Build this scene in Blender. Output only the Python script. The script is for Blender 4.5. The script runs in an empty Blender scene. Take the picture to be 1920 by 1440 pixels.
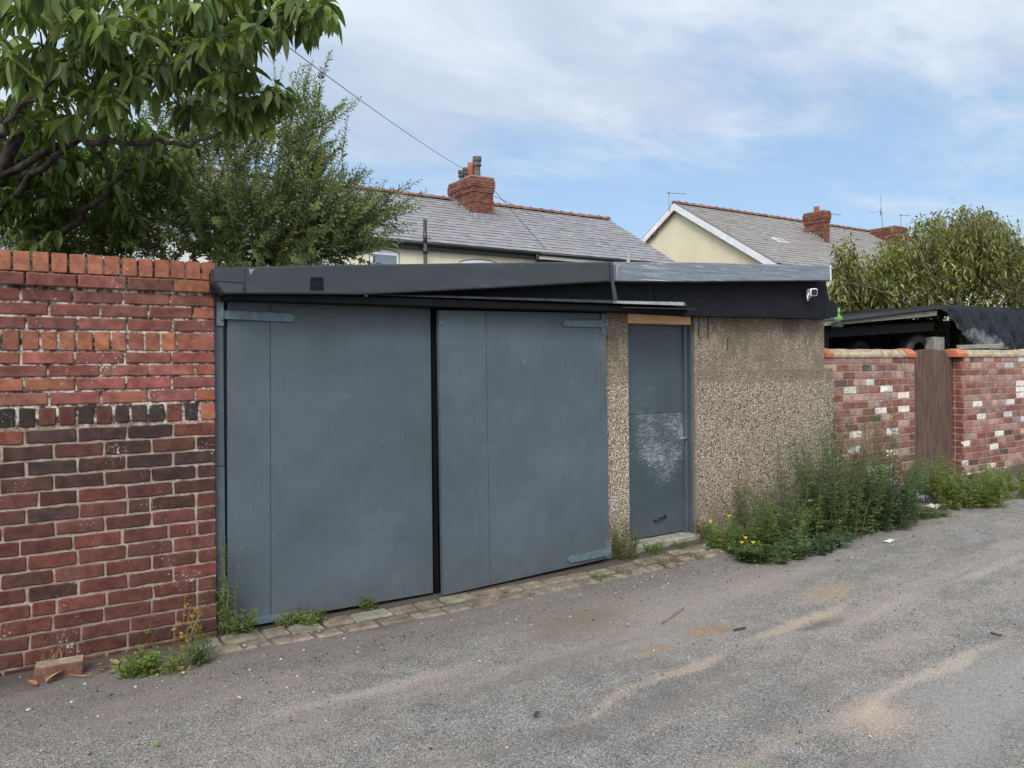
import bpy, bmesh, math, random
import numpy as np
from mathutils import Vector, Matrix

rnd = random.Random(7)
scene = bpy.context.scene
COL = scene.collection

# ------------------------------------------------------------------ camera
CAM_Z, FPX, CX, HY = 1.6, 1443.0, 960.0, 685.5
YAW, ROLL = math.radians(32.8), math.radians(0.5)
DIR = Vector((math.sin(YAW), math.cos(YAW), 0.0))
RGT0 = Vector((math.cos(YAW), -math.sin(YAW), 0.0))
UPZ = Vector((0, 0, 1))
RGT = RGT0 * math.cos(ROLL) - UPZ * math.sin(ROLL)
UPV = RGT0 * math.sin(ROLL) + UPZ * math.cos(ROLL)
cam_data = bpy.data.cameras.new('camera')
cam = bpy.data.objects.new('camera', cam_data)
COL.objects.link(cam)
cam_data.sensor_fit = 'HORIZONTAL'
cam_data.sensor_width = 36.0
cam_data.lens = FPX / 1920.0 * 36.0
cam_data.shift_y = -(720.0 - HY) / 1920.0
cam_data.clip_start = 0.05
cam_data.clip_end = 2000.0
Mx = Matrix.Identity(4)
for i in range(3):
    Mx[i][0] = RGT[i]; Mx[i][1] = UPV[i]; Mx[i][2] = -DIR[i]
Mx[2][3] = CAM_Z
cam.matrix_world = Mx
scene.camera = cam

# ------------------------------------------------------------------ sun, sky, exposure
SUN_EL, SUN_AZ = math.radians(42), math.radians(222)     # azimuth clockwise from +Y
sun_vec = Vector((math.sin(SUN_AZ) * math.cos(SUN_EL), math.cos(SUN_AZ) * math.cos(SUN_EL), math.sin(SUN_EL)))
sd = bpy.data.lights.new('sun', 'SUN')
sd.energy = 1.5
sd.angle = math.radians(22)
sd.color = (1.0, 0.965, 0.91)
sun = bpy.data.objects.new('sun', sd)
COL.objects.link(sun)
sun.rotation_euler = (-sun_vec).to_track_quat('-Z', 'Y').to_euler()
sun.location = (0, -10, 30)

scene.view_settings.view_transform = 'Standard'
scene.view_settings.look = 'None'
scene.view_settings.exposure = 0.44
scene.view_settings.gamma = 1.0
scene.view_settings.use_curve_mapping = False


class NT:
    """small helper for node trees"""
    def __init__(s, tree):
        s.t = tree
        s.t.nodes.clear()

    def n(s, kind, props=None, **ins):
        nd = s.t.nodes.new(kind)
        for k, v in (props or {}).items():
            setattr(nd, k, v)
        for k, v in ins.items():
            key = int(k[1:]) if (k[0] == 'i' and k[1:].isdigit()) else k.replace('_', ' ')
            s.set(nd, key, v)
        return nd

    def set(s, nd, key, v):
        sock = nd.inputs[key]
        if isinstance(v, bpy.types.NodeSocket):
            s.t.links.new(v, sock)
        elif isinstance(v, bpy.types.Node):
            s.t.links.new(v.outputs[0], sock)
        else:
            if isinstance(v, (tuple, list)) and len(v) == 3 and sock.type == 'RGBA':
                v = (*v, 1.0)
            sock.default_value = v

    def math(s, op, a, b=0.0, c=0.0, clamp=False):
        nd = s.n('ShaderNodeMath', {'operation': op, 'use_clamp': clamp})
        s.set(nd, 0, a); s.set(nd, 1, b)
        if op in ('MULTIPLY_ADD', 'SMOOTH_MIN'):
            s.set(nd, 2, c)
        return nd.outputs[0]

    def vmath(s, op, a, b=(0, 0, 0)):
        nd = s.n('ShaderNodeVectorMath', {'operation': op})
        s.set(nd, 0, a)
        if op == 'SCALE':
            s.set(nd, 'Scale', b)
        elif op not in ('LENGTH', 'NORMALIZE'):
            s.set(nd, 1, b)
        return nd.outputs['Value'] if op in ('LENGTH', 'DOT_PRODUCT') else nd.outputs[0]

    def mix(s, f, a, b, mode='MIX'):
        nd = s.n('ShaderNodeMix', {'data_type': 'RGBA', 'blend_type': mode, 'clamp_factor': True})
        s.set(nd, 0, f); s.set(nd, 6, a); s.set(nd, 7, b)
        return nd.outputs[2]

    def noise(s, vec, scale, detail=4, rough=0.6, dist=0.0, color=False):
        nd = s.n('ShaderNodeTexNoise', {}, Vector=vec, Scale=scale, Detail=detail, Roughness=rough, Distortion=dist)
        return nd.outputs['Color' if color else 'Fac']

    def voro(s, vec, scale, feature='F1', out='Distance', rand=1.0):
        nd = s.n('ShaderNodeTexVoronoi', {'feature': feature}, Vector=vec, Scale=scale, Randomness=rand)
        return nd.outputs[out]

    def ss(s, v, lo, hi, a=0.0, b=1.0):
        nd = s.n('ShaderNodeMapRange', {'interpolation_type': 'SMOOTHSTEP', 'clamp': True})
        s.set(nd, 0, v); s.set(nd, 1, lo); s.set(nd, 2, hi); s.set(nd, 3, a); s.set(nd, 4, b)
        return nd.outputs[0]

    def ramp(s, f, stops):
        nd = s.n('ShaderNodeValToRGB')
        cr = nd.color_ramp
        while len(cr.elements) < len(stops):
            cr.elements.new(0.5)
        for e, (p, c) in zip(cr.elements, stops):
            e.position = p
            e.color = (*c, 1.0) if len(c) == 3 else c
        s.set(nd, 0, f)
        return nd.outputs[0]

    def scalev(s, vec, sc):
        return s.n('ShaderNodeMapping', {}, Vector=vec, Scale=sc).outputs[0]


world = bpy.data.worlds.new('World')
scene.world = world
world.use_nodes = True
w = NT(world.node_tree)
sky = w.n('ShaderNodeTexSky', {'sky_type': 'NISHITA', 'sun_disc': False, 'sun_elevation': SUN_EL,
                               'sun_rotation': SUN_AZ, 'air_density': 1.0, 'dust_density': 0.6, 'ozone_density': 1.5})
gen = w.n('ShaderNodeTexCoord').outputs['Generated']
sep = w.n('ShaderNodeSeparateXYZ', {}, Vector=gen)
zden = w.math('ADD', w.math('MAXIMUM', sep.outputs[2], 0.0), 0.16)
cl = w.n('ShaderNodeCombineXYZ', {}, X=w.math('DIVIDE', sep.outputs[0], zden), Y=w.math('DIVIDE', sep.outputs[1], zden), Z=0.0)
clv = w.n('ShaderNodeMapping', {}, Vector=cl, Rotation=(0, 0, math.radians(25)), Scale=(0.55, 1.0, 1.0), Location=(0.35, 0.9, 0)).outputs[0]
n1 = w.noise(clv, 1.1, 7, 0.56, 0.5)
n2 = w.noise(clv, 3.2, 6, 0.62, 0.8)
nn = w.math('ADD', w.math('MULTIPLY', n1, 0.64), w.math('MULTIPLY', n2, 0.36))
elev = w.ss(sep.outputs[2], 0.14, 0.44, -0.085, 0.13)
cov = w.ss(w.math('ADD', nn, elev), 0.40, 0.63)
bright = w.ss(w.noise(clv, 2.0, 5, 0.6, 0.4), 0.35, 0.7)
ccol = w.mix(bright, (4.4, 5.05, 6.1), (6.6, 7.1, 7.6))
blue = w.mix(0.55, sky.outputs[0], (3.2, 4.75, 6.9))
skyc = w.mix(w.math('MULTIPLY', cov, 0.88), blue, ccol)
# glow added to the thin cloud round the veiled sun, to brighten the scene
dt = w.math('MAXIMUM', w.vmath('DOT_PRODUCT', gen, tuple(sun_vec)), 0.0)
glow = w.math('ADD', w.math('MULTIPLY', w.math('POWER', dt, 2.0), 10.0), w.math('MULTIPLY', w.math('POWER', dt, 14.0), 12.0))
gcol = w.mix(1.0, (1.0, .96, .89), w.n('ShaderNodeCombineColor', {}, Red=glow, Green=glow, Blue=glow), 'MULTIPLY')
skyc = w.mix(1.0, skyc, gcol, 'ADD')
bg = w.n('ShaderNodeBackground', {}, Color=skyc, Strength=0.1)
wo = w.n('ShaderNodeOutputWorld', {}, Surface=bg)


# ------------------------------------------------------------------ pixel helpers (authoring of real positions)
def ray(x, y):
    return DIR + RGT * ((x - CX) / FPX) + UPV * ((HY - y) / FPX)


def at(x, y, Y):
    r = ray(x, y); k = Y / r.y
    return Vector((r.x * k, Y, CAM_Z + r.z * k))


def atx(x, y, X):
    r = ray(x, y); k = X / r.x
    return Vector((X, r.y * k, CAM_Z + r.z * k))


def atd(x, y, d):
    return Vector((0, 0, CAM_Z)) + ray(x, y) * d


GX = [-14, -3, 0, 1.1, 1.5, 4.0, 4.6, 7.5, 9.8, 20, 45]
GZ = [-0.10, -0.02, 0.0, -0.005, -0.02, -0.02, 0.02, 0.10, 0.17, 0.32, 0.6]


def gz(x, y=0.0):
    return float(np.interp(x, GX, GZ))


def gpt(x, y):
    r = ray(x, y); z = 0.0
    for _ in range(8):
        k = (z - CAM_Z) / r.z
        p = Vector((r.x * k, r.y * k, z)); z = gz(p.x)
    return Vector((p.x, p.y, gz(p.x)))


# ------------------------------------------------------------------ objects
def link(name, me, mats, parent=None):
    o = bpy.data.objects.new(name, me)
    COL.objects.link(o)
    for m in (mats if isinstance(mats, (list, tuple)) else [mats]):
        me.materials.append(m)
    if parent is not None:
        o.parent = parent
        o.matrix_parent_inverse = Matrix.Translation(-parent.location)   # meshes are built in world coordinates
    return o


def tag(o, label=None, cat=None, group=None, kind=None):
    if label: o['label'] = label
    if cat: o['category'] = cat
    if group: o['group'] = group
    if kind: o['kind'] = kind
    return o


def thing(name, label, cat, loc, group=None):
    o = bpy.data.objects.new(name, None)
    COL.objects.link(o)
    o.location = loc
    o.empty_display_size = 0.2
    return tag(o, label, cat, group)


class MB:
    def __init__(s):
        s.v = []; s.f = []; s.c = []; s.m = []; s.sm = []

    def add(s, vs, fs, col=(1, 1, 1), mi=0, smooth=False):
        b = len(s.v)
        s.v.extend([tuple(v) for v in vs])
        for f in fs:
            s.f.append([b + i for i in f]); s.c.append(col); s.m.append(mi); s.sm.append(smooth)
        return s

    def hexa(s, p, col=(1, 1, 1), mi=0):   # p: 4 front (ccw seen from front) + 4 back
        return s.add(p, [(0, 1, 2, 3), (7, 6, 5, 4), (4, 5, 1, 0), (5, 6, 2, 1), (6, 7, 3, 2), (7, 4, 0, 3)], col, mi)

    def box(s, a, b, col=(1, 1, 1), mi=0):
        x0, y0, z0 = a; x1, y1, z1 = b
        return s.hexa([(x0, y0, z0), (x1, y0, z0), (x1, y0, z1), (x0, y0, z1),
                       (x0, y1, z0), (x1, y1, z0), (x1, y1, z1), (x0, y1, z1)], col, mi)

    def obox(s, o, u, v, w, col=(1, 1, 1), mi=0):   # origin + three edge vectors
        o, u, v, w = Vector(o), Vector(u), Vector(v), Vector(w)
        return s.hexa([o, o + u, o + u + w, o + w, o + v, o + u + v, o + u + v + w, o + v + w], col, mi)

    def prism(s, poly, y0, y1, col=(1, 1, 1), mi=0):   # polygon of (x,z), front at y0
        n = len(poly)
        vs = [(x, y0, z) for x, z in poly] + [(x, y1, z) for x, z in poly]
        fs = [tuple(range(n)), tuple(range(2 * n - 1, n - 1, -1))] + [(i, (i + 1) % n, n + (i + 1) % n, n + i) for i in range(n)]
        return s.add(vs, fs, col, mi)

    def tube(s, pts, rad, n=8, col=(1, 1, 1), mi=0, caps=True, smooth=True):
        pts = [Vector(p) for p in pts]
        if not isinstance(rad, (list, tuple)): rad = [rad] * len(pts)
        vs = []; prev = None
        for i, p in enumerate(pts):
            t = (pts[min(i + 1, len(pts) - 1)] - pts[max(i - 1, 0)])
            t = t.normalized() if t.length > 1e-9 else Vector((0, 0, 1))
            if prev is None:
                a = t.orthogonal().normalized()
            else:
                a = (prev - t * prev.dot(t))
                a = a.normalized() if a.length > 1e-6 else t.orthogonal().normalized()
            prev = a; b = t.cross(a)
            for k in range(n):
                an = 2 * math.pi * k / n
                vs.append(p + (a * math.cos(an) + b * math.sin(an)) * rad[i])
        fs = []
        for i in range(len(pts) - 1):
            for k in range(n):
                k2 = (k + 1) % n
                fs.append((i * n + k, i * n + k2, (i + 1) * n + k2, (i + 1) * n + k))
        s.add(vs, fs, col, mi, smooth)
        if caps:
            b = len(s.v) - len(vs)
            for ring, rev in ((0, True), (len(pts) - 1, False)):
                f = [b + ring * n + k for k in range(n)]
                s.f.append(f[::-1] if rev else f); s.c.append(col); s.m.append(mi); s.sm.append(False)
        return s

    def lathe(s, prof, loc, n=16, col=(1, 1, 1), mi=0, smooth=True, axis='Z'):
        loc = Vector(loc); vs = []
        for r, z in prof:
            for k in range(n):
                an = 2 * math.pi * k / n
                q = (r * math.cos(an), r * math.sin(an), z)
                if axis == 'Y': q = (q[0], q[2], q[1])
                vs.append(loc + Vector(q))
        fs = []
        for i in range(len(prof) - 1):
            for k in range(n):
                k2 = (k + 1) % n
                fs.append((i * n + k, i * n + k2, (i + 1) * n + k2, (i + 1) * n + k))
        s.add(vs, fs, col, mi, smooth)
        b = len(s.v) - len(vs)
        for ring in (0, len(prof) - 1):
            if prof[ring][0] > 1e-5:
                s.f.append([b + ring * n + k for k in range(n)]); s.c.append(col); s.m.append(mi); s.sm.append(False)
        return s

    def build(s, name, mats, parent=None, recalc=True, bevel=0.0, seg=1):
        me = bpy.data.meshes.new(name)
        me.from_pydata(s.v, [], s.f)
        me.polygons.foreach_set('material_index', s.m)
        me.polygons.foreach_set('use_smooth', s.sm)
        at_ = me.attributes.new('Col', 'FLOAT_COLOR', 'FACE')
        at_.data.foreach_set('color', np.array([(*c, 1.0) for c in s.c], dtype=np.float32).ravel())
        if recalc:
            bm = bmesh.new(); bm.from_mesh(me)
            bmesh.ops.recalc_face_normals(bm, faces=bm.faces)
            bm.to_mesh(me); bm.free()
        me.update()
        o = link(name, me, mats, parent)
        if bevel:
            md = o.modifiers.new('bevel', 'BEVEL'); md.width = bevel; md.segments = seg; md.limit_method = 'ANGLE'
        return o


def px(Y, *pts):
    r = []
    for x, y in pts:
        p = at(x, y, Y); r.append((p.x, p.z))
    return r


def build_np(name, V, F, C, mats, parent=None, UV=None, smooth=True):
    me = bpy.data.meshes.new(name)
    nv, nf = len(V), len(F)
    me.vertices.add(nv); me.vertices.foreach_set('co', V.astype(np.float32).ravel())
    me.loops.add(nf * 4); me.loops.foreach_set('vertex_index', F.astype(np.int32).ravel())
    me.polygons.add(nf); me.polygons.foreach_set('loop_start', np.arange(0, nf * 4, 4, dtype=np.int32))
    me.update(calc_edges=True)
    me.polygons.foreach_set('use_smooth', np.full(nf, smooth, dtype=bool))
    a = me.attributes.new('Col', 'FLOAT_COLOR', 'FACE')
    a.data.foreach_set('color', np.concatenate([C, np.ones((nf, 1))], 1).astype(np.float32).ravel())
    if UV is not None:
        u = me.uv_layers.new(name='UVMap')
        u.data.foreach_set('uv', UV[F.ravel()].astype(np.float32).ravel())
    me.validate()
    return link(name, me, mats, parent)


def leaves(pos, axis, nrm, length, width, col, R=2, droop=0.3, fold=0.25, prof=0.8, sway=0.0):
    """vectorised leaf blades: returns V, F, C, UV"""
    pos = np.asarray(pos, float); axis = np.asarray(axis, float); nrm = np.asarray(nrm, float)
    n = len(pos)
    L = np.broadcast_to(np.asarray(length, float), (n,)); W = np.broadcast_to(np.asarray(width, float), (n,))
    D = np.broadcast_to(np.asarray(droop, float), (n,)); fold = np.broadcast_to(np.asarray(fold, float), (n,))[:, None]; sway = np.broadcast_to(np.asarray(sway, float), (n,))
    axis = axis / (np.linalg.norm(axis, axis=1, keepdims=True) + 1e-9)
    side = np.cross(axis, nrm); ln = np.linalg.norm(side, axis=1, keepdims=True)
    side = np.where(ln > 1e-4, side / (ln + 1e-9), np.array([1.0, 0, 0]))
    up = np.cross(side, axis)
    V = np.zeros((n, R + 1, 3, 3)); UV = np.zeros((n, R + 1, 3, 2))
    for r in range(R + 1):
        t = r / R
        wv = math.sin(math.pi * min(max(t, 0.0), 1.0) ** prof) ** 0.9 if 0 < t < 1 else 0.02
        c = pos + L[:, None] * (axis * t) + np.array([0, 0, -1.0]) * (L * D * t * t * 0.5)[:, None] - axis * (L * D * t * t * 0.18)[:, None]
        c = c + side * (L * sway * t * t)[:, None]
        hw = (W * 0.5 * wv)[:, None]
        V[:, r, 0] = c - side * hw + up * hw * fold
        V[:, r, 1] = c
        V[:, r, 2] = c + side * hw + up * hw * fold
        UV[:, r, :, 0] = [0, 0.5, 1]; UV[:, r, :, 1] = t
    q = []
    for r in range(R):
        for k in (0, 1):
            q.append((r * 3 + k, r * 3 + k + 1, (r + 1) * 3 + k + 1, (r + 1) * 3 + k))
    q = np.array(q)
    F = (np.arange(n) * (R + 1) * 3)[:, None, None] + q[None]
    C = np.repeat(np.asarray(col, float), len(q), axis=0)
    return V.reshape(-1, 3), F.reshape(-1, 4), C, UV.reshape(-1, 2)
# ------------------------------------------------------------------ materials
class Mat(NT):
    def __init__(s, name):
        s.m = bpy.data.materials.new(name)
        s.m.use_nodes = True
        super().__init__(s.m.node_tree)
        s.b = s.n('ShaderNodeBsdfPrincipled')
        s.o = s.n('ShaderNodeOutputMaterial', {}, Surface=s.b)
        s.co = s.n('ShaderNodeTexCoord').outputs['Object']

    def attr(s):
        return s.n('ShaderNodeAttribute', {'attribute_name': 'Col'}).outputs['Color']

    def bump(s, h, dist=0.01, strength=1.0):
        nd = s.n('ShaderNodeBump', {}, Height=h, Distance=dist, Strength=strength)
        s.set(s.b, 'Normal', nd.outputs[0])

    def fin(s, col=None, rough=0.7, spec=None, metal=None):
        if col is not None: s.set(s.b, 'Base Color', col)
        s.set(s.b, 'Roughness', rough)
        if spec is not None: s.set(s.b, 'Specular IOR Level', spec)
        if metal is not None: s.set(s.b, 'Metallic', metal)
        return s.m


def plain(name, col, rough=0.6, spec=0.5, var=0.15, scale=6.0, bump=0.0, bscale=60.0, metal=0.0):
    m = Mat(name)
    f = m.noise(m.co, scale, 5, 0.65)
    a = tuple(c * (1 - var) for c in col); b = tuple(c * (1 + var) for c in col)
    c = m.mix(m.ss(f, 0.3, 0.7), a, b)
    if bump: m.bump(m.noise(m.co, bscale, 4), bump)
    return m.fin(c, rough, spec, metal)


def attr_mat(name, rough=0.75, spec=0.3, var=0.25, scale=25.0, bump=0.003, bscale=180.0, white=0.0, wscale=60.0, wcol=(.62, .58, .52)):
    m = Mat(name)
    f = m.noise(m.co, scale, 6, 0.7)
    k = m.ss(f, 0.25, 0.75, 1 - var, 1 + var)
    c = m.mix(1.0, m.attr(), m.n('ShaderNodeCombineColor', {}, Red=k, Green=k, Blue=k), 'MULTIPLY')
    if white:
        a = m.noise(m.co, wscale, 5, 0.75)
        b = m.noise(m.co, 3.5, 4, 0.6)
        t = m.math('ADD', m.math('MULTIPLY', a, 0.6), m.math('MULTIPLY', b, 0.4))
        c = m.mix(m.ss(t, 0.62 - white, 0.70 - white), c, wcol)
    if bump: m.bump(m.noise(m.co, bscale, 5, 0.7), bump)
    return m.fin(c, rough, spec)


M = {}
M['brick'] = attr_mat('old_brick', 0.85, 0.2, 0.42, 16, 0.004, 130, white=0.03, wscale=70)
M['brick_far'] = attr_mat('weathered_brick', 0.85, 0.2, 0.35, 14, 0.003, 120, white=0.05, wscale=40, wcol=(.5, .43, .38))
M['chimney_brick'] = attr_mat('chimney_brick', 0.85, 0.2, 0.25, 8, 0.0)


def mortar():
    m = Mat('mortar_old')
    sp = m.n('ShaderNodeSeparateXYZ', {}, Vector=m.co)
    hi = m.ss(sp.outputs[2], 1.26, 1.32)
    f = m.noise(m.co, 28, 5, 0.72); g = m.noise(m.co, 7, 4, 0.6)
    up = m.ramp(m.math('ADD', m.math('MULTIPLY', f, .7), m.math('MULTIPLY', g, .3)),
                [(0.40, (.035, .030, .025)), (0.47, (.13, .105, .085)), (0.535, (.42, .38, .33)), (0.60, (.62, .58, .52))])
    lo = m.ramp(f, [(0.3, (.19, .135, .105)), (0.5, (.34, .26, .21)), (0.68, (.46, .39, .33))])
    dk = m.ss(sp.outputs[2], 0.02, 0.4, 0.55, 0.0)     # the foot of the wall is stained with dirt
    lo = m.mix(m.math('MULTIPLY', dk, m.ss(g, 0.3, 0.6)), lo, (.10, .07, .06))
    m.bump(m.noise(m.co, 120, 5, 0.7), 0.006)
    return m.fin(m.mix(hi, lo, up), 0.95, 0.1)


M['mortar'] = mortar()
M['mortar_far'] = plain('mortar_pale', (.30, .22, .19), 0.95, 0.1, 0.35, 20, 0.004, 120)


def paint(name, base, worn=0.0):
    m = Mat(name)
    str_ = m.noise(m.scalev(m.co, (9, 9, 0.9)), 2.2, 6, 0.62)
    hor = m.noise(m.scalev(m.co, (1.2, 1, 16)), 2.0, 5, 0.6)
    big = m.noise(m.co, 1.6, 4, 0.55)
    br = m.noise(m.scalev(m.co, (22, 22, 1.6)), 3.0, 5, 0.7, 0.6)
    f = m.math('ADD', m.math('MULTIPLY', br, .22), m.math('ADD', m.math('MULTIPLY', m.noise(m.co, 4.5, 6, .65, .7), .30), m.math('MULTIPLY', big, .48)))
    c = m.ramp(f, [(0.36, tuple(v * .80 for v in base)), (0.5, base), (0.64, tuple(v * 1.2 + .006 for v in base))])
    # scuffs where the paint has been rubbed lighter
    sc = m.noise(m.scalev(m.co, (5, 5, 22)), 3.0, 7, 0.75)
    rg = m.noise(m.co, 2.4, 3, 0.5)
    sm = m.ss(m.math('ADD', m.math('MULTIPLY', sc, .62), m.math('MULTIPLY', rg, .38)), 0.60, 0.68, 0, 0.45)
    c = m.mix(sm, c, tuple(v * 1.7 + .03 for v in base))
    # the rails behind the sheets print through as faint long lines, and filler patches show
    spz0 = m.n('ShaderNodeSeparateXYZ', {}, Vector=m.vmath('ADD', m.co, m.vmath('SCALE', m.noise(m.co, .9, 3, .5, color=True), .03)))
    for hz in (.36, .40, 1.02, 1.38, 1.43, 1.79):
        dd = m.math('ABSOLUTE', m.math('SUBTRACT', spz0.outputs[2], hz))
        c = m.mix(m.math('MULTIPLY', m.ss(dd, .002, .006, .2, 0), m.ss(m.noise(m.co, 1.9, 3), .45, .6)), c, tuple(v * 1.55 + .015 for v in base))
    # fine scratches, old brush laps and mud splashed along the bottom
    sl = m.noise(m.scalev(m.co, (1.3, 1.3, 40)), 2.2, 4, 0.6, 0.4)
    c = m.mix(m.math('MULTIPLY', m.ss(sl, .66, .70), m.ss(rg, .48, .6, 0, .5)), c, tuple(v * 1.9 + .03 for v in base))
    dk_ = m.noise(m.scalev(m.co, (14, 14, 0.7)), 2.0, 5, 0.7)
    c = m.mix(m.ss(dk_, .60, .72, 0, .35), c, tuple(v * .55 for v in base))
    spz = m.n('ShaderNodeSeparateXYZ', {}, Vector=m.co)
    mud = m.math('MULTIPLY', m.ss(spz.outputs[2], 0.0, 0.42, 1.0, 0.0), m.ss(m.noise(m.co, 13, 6, .75), .42, .66))
    c = m.mix(m.math('MULTIPLY', mud, .6), c, (.085, .075, .062))
    # nail specks
    vo = m.voro(m.co, 9.0)
    c = m.mix(m.ss(vo, 0.035, 0.05, 0.8, 0.0), c, (.030, .038, .042))
    vo2 = m.voro(m.vmath('ADD', m.co, (3.1, 1.7, 5.3)), 5.0)
    c = m.mix(m.ss(vo2, 0.014, 0.028, 0.75, 0.0), c, (.42, .46, .47))
    g = m.noise(m.scalev(m.co, (1, 1, 0.07)), 90, 5, 0.6)
    m.bump(m.math('ADD', m.math('ADD', m.math('MULTIPLY', g, .45), m.math('MULTIPLY', m.noise(m.co, 1.1, 2, .5), 9.0)), m.math('MULTIPLY', sc, .4)), 0.0026)
    return m, c


pm, pc = paint('blue_grey_paint', (.068, .090, .107))
M['paint'] = pm.fin(pc, 0.52, 0.4)
pm, pc = paint('blue_grey_frame_paint', (.058, .078, .092))
M['paint_frame'] = pm.fin(pc, 0.5, 0.4)


def worn_door():
    m, c = paint('worn_door_paint', (.050, .067, .080))
    a, b = at(1190, 790, 5.03), at(1280, 970, 5.03)
    sp = m.n('ShaderNodeSeparateXYZ', {}, Vector=m.co)
    zc = m.ss(sp.outputs[2], 0.22, 0.80)
    zt = m.ss(sp.outputs[2], 1.155, 1.20, 1.0, 0.66)
    zt2 = m.ss(sp.outputs[2], 1.5, 1.75, 1.0, 0.0)
    xl = m.ss(sp.outputs[0], a.x - .02, a.x + .22, 0.55, 1.0)
    zone = m.math('MULTIPLY', m.math('MULTIPLY', zc, zt), m.math('MULTIPLY', xl, zt2))
    st = m.math('ADD', m.math('MULTIPLY', m.noise(m.scalev(m.co, (6, 6, 40)), 3.0, 7, 0.8), .55), m.math('MULTIPLY', m.noise(m.co, 62, 5, .8), .45))
    lg = m.noise(m.co, 3.2, 4, 0.55)
    t = m.math('ADD', m.math('MULTIPLY', st, .75), m.math('MULTIPLY', lg, .25))
    t = m.math('ADD', t, m.math('MULTIPLY', m.math('SUBTRACT', zone, 1.0), 0.15))
    c = m.mix(m.ss(t, 0.475, 0.585, 0, .72), c, (.42, .47, .49))
    return m.fin(c, 0.48, 0.4)


M['worn'] = worn_door()


def pebbledash():
    m = Mat('pebbledash')
    wv = m.vmath('ADD', m.co, m.vmath('SCALE', m.noise(m.co, 60, 2, 0.5, color=True), 0.006))
    v1 = m.n('ShaderNodeTexVoronoi', {'feature': 'F1'}, Vector=wv, Scale=92.0)
    sepc = m.n('ShaderNodeSeparateColor', {}, Color=v1.outputs['Color'])
    peb = m.ramp(sepc.outputs[0], [(0.0, (.13, .10, .075)), (0.14, (.27, .205, .15)), (0.32, (.45, .38, .31)), (0.55, (.55, .485, .41)),
                                   (0.75, (.63, .56, .475)), (1.0, (.72, .665, .59))])
    gap = m.ss(v1.outputs['Distance'], 0.40, 0.62)
    big = m.noise(m.co, 3.2, 5, 0.6); mid = m.noise(m.co, 9.0, 5, 0.65)
    sp = m.n('ShaderNodeSeparateXYZ', {}, Vector=m.co)
    c = m.mix(gap, peb, (.10, .075, .052))
    # bare render: pebbles are missing more often in the upper band
    band = m.ss(sp.outputs[2], 1.40, 1.46)
    z1 = m.math('ADD', m.math('MULTIPLY', band, .20), m.math('MULTIPLY', m.math('SUBTRACT', mid, 0.5), 1.1))
    loss = m.ss(m.math('SUBTRACT', sepc.outputs[1], z1), 0.26, 0.34, 1.0, 0.0)
    rend = m.mix(big, (.21, .165, .11), (.34, .27, .19))
    c = m.mix(m.math('MULTIPLY', loss, 0.85), c, rend)
    # old weathering: dark streaks that run from the roof felt
    dv = m.noise(m.scalev(m.co, (3.6, 3.6, 1.5)), 1.6, 6, 0.68)
    top = m.ss(sp.outputs[2], 1.25, 1.95)
    dirt = m.math('MULTIPLY', m.math('MULTIPLY', m.ss(dv, 0.44, 0.64), top), 0.72)
    c = m.mix(dirt, c, (.065, .052, .038))
    grn = m.ss(m.noise(m.co, 1.7, 4), 0.45, 0.62)
    c = m.mix(m.math('MULTIPLY', m.math('MULTIPLY', grn, top), 0.35), c, (.15, .125, .055))
    c = m.mix(m.math('MULTIPLY', band, m.ss(m.math('ADD', m.math('MULTIPLY', mid, .5), m.math('MULTIPLY', big, .5)), .38, .6, .15, .6)), c, (.125, .098, .068))
    low = m.ss(sp.outputs[2], 0.1, 0.5, 0.5, 0.0)
    c = m.mix(m.math('MULTIPLY', low, m.ss(mid, .35, .6)), c, (.10, .08, .055))
    h = m.math('SUBTRACT', 1.0, v1.outputs['Distance'])
    m.bump(h, 0.007)
    return m.fin(c, 0.9, 0.25)


M['pebble'] = pebbledash()


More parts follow.
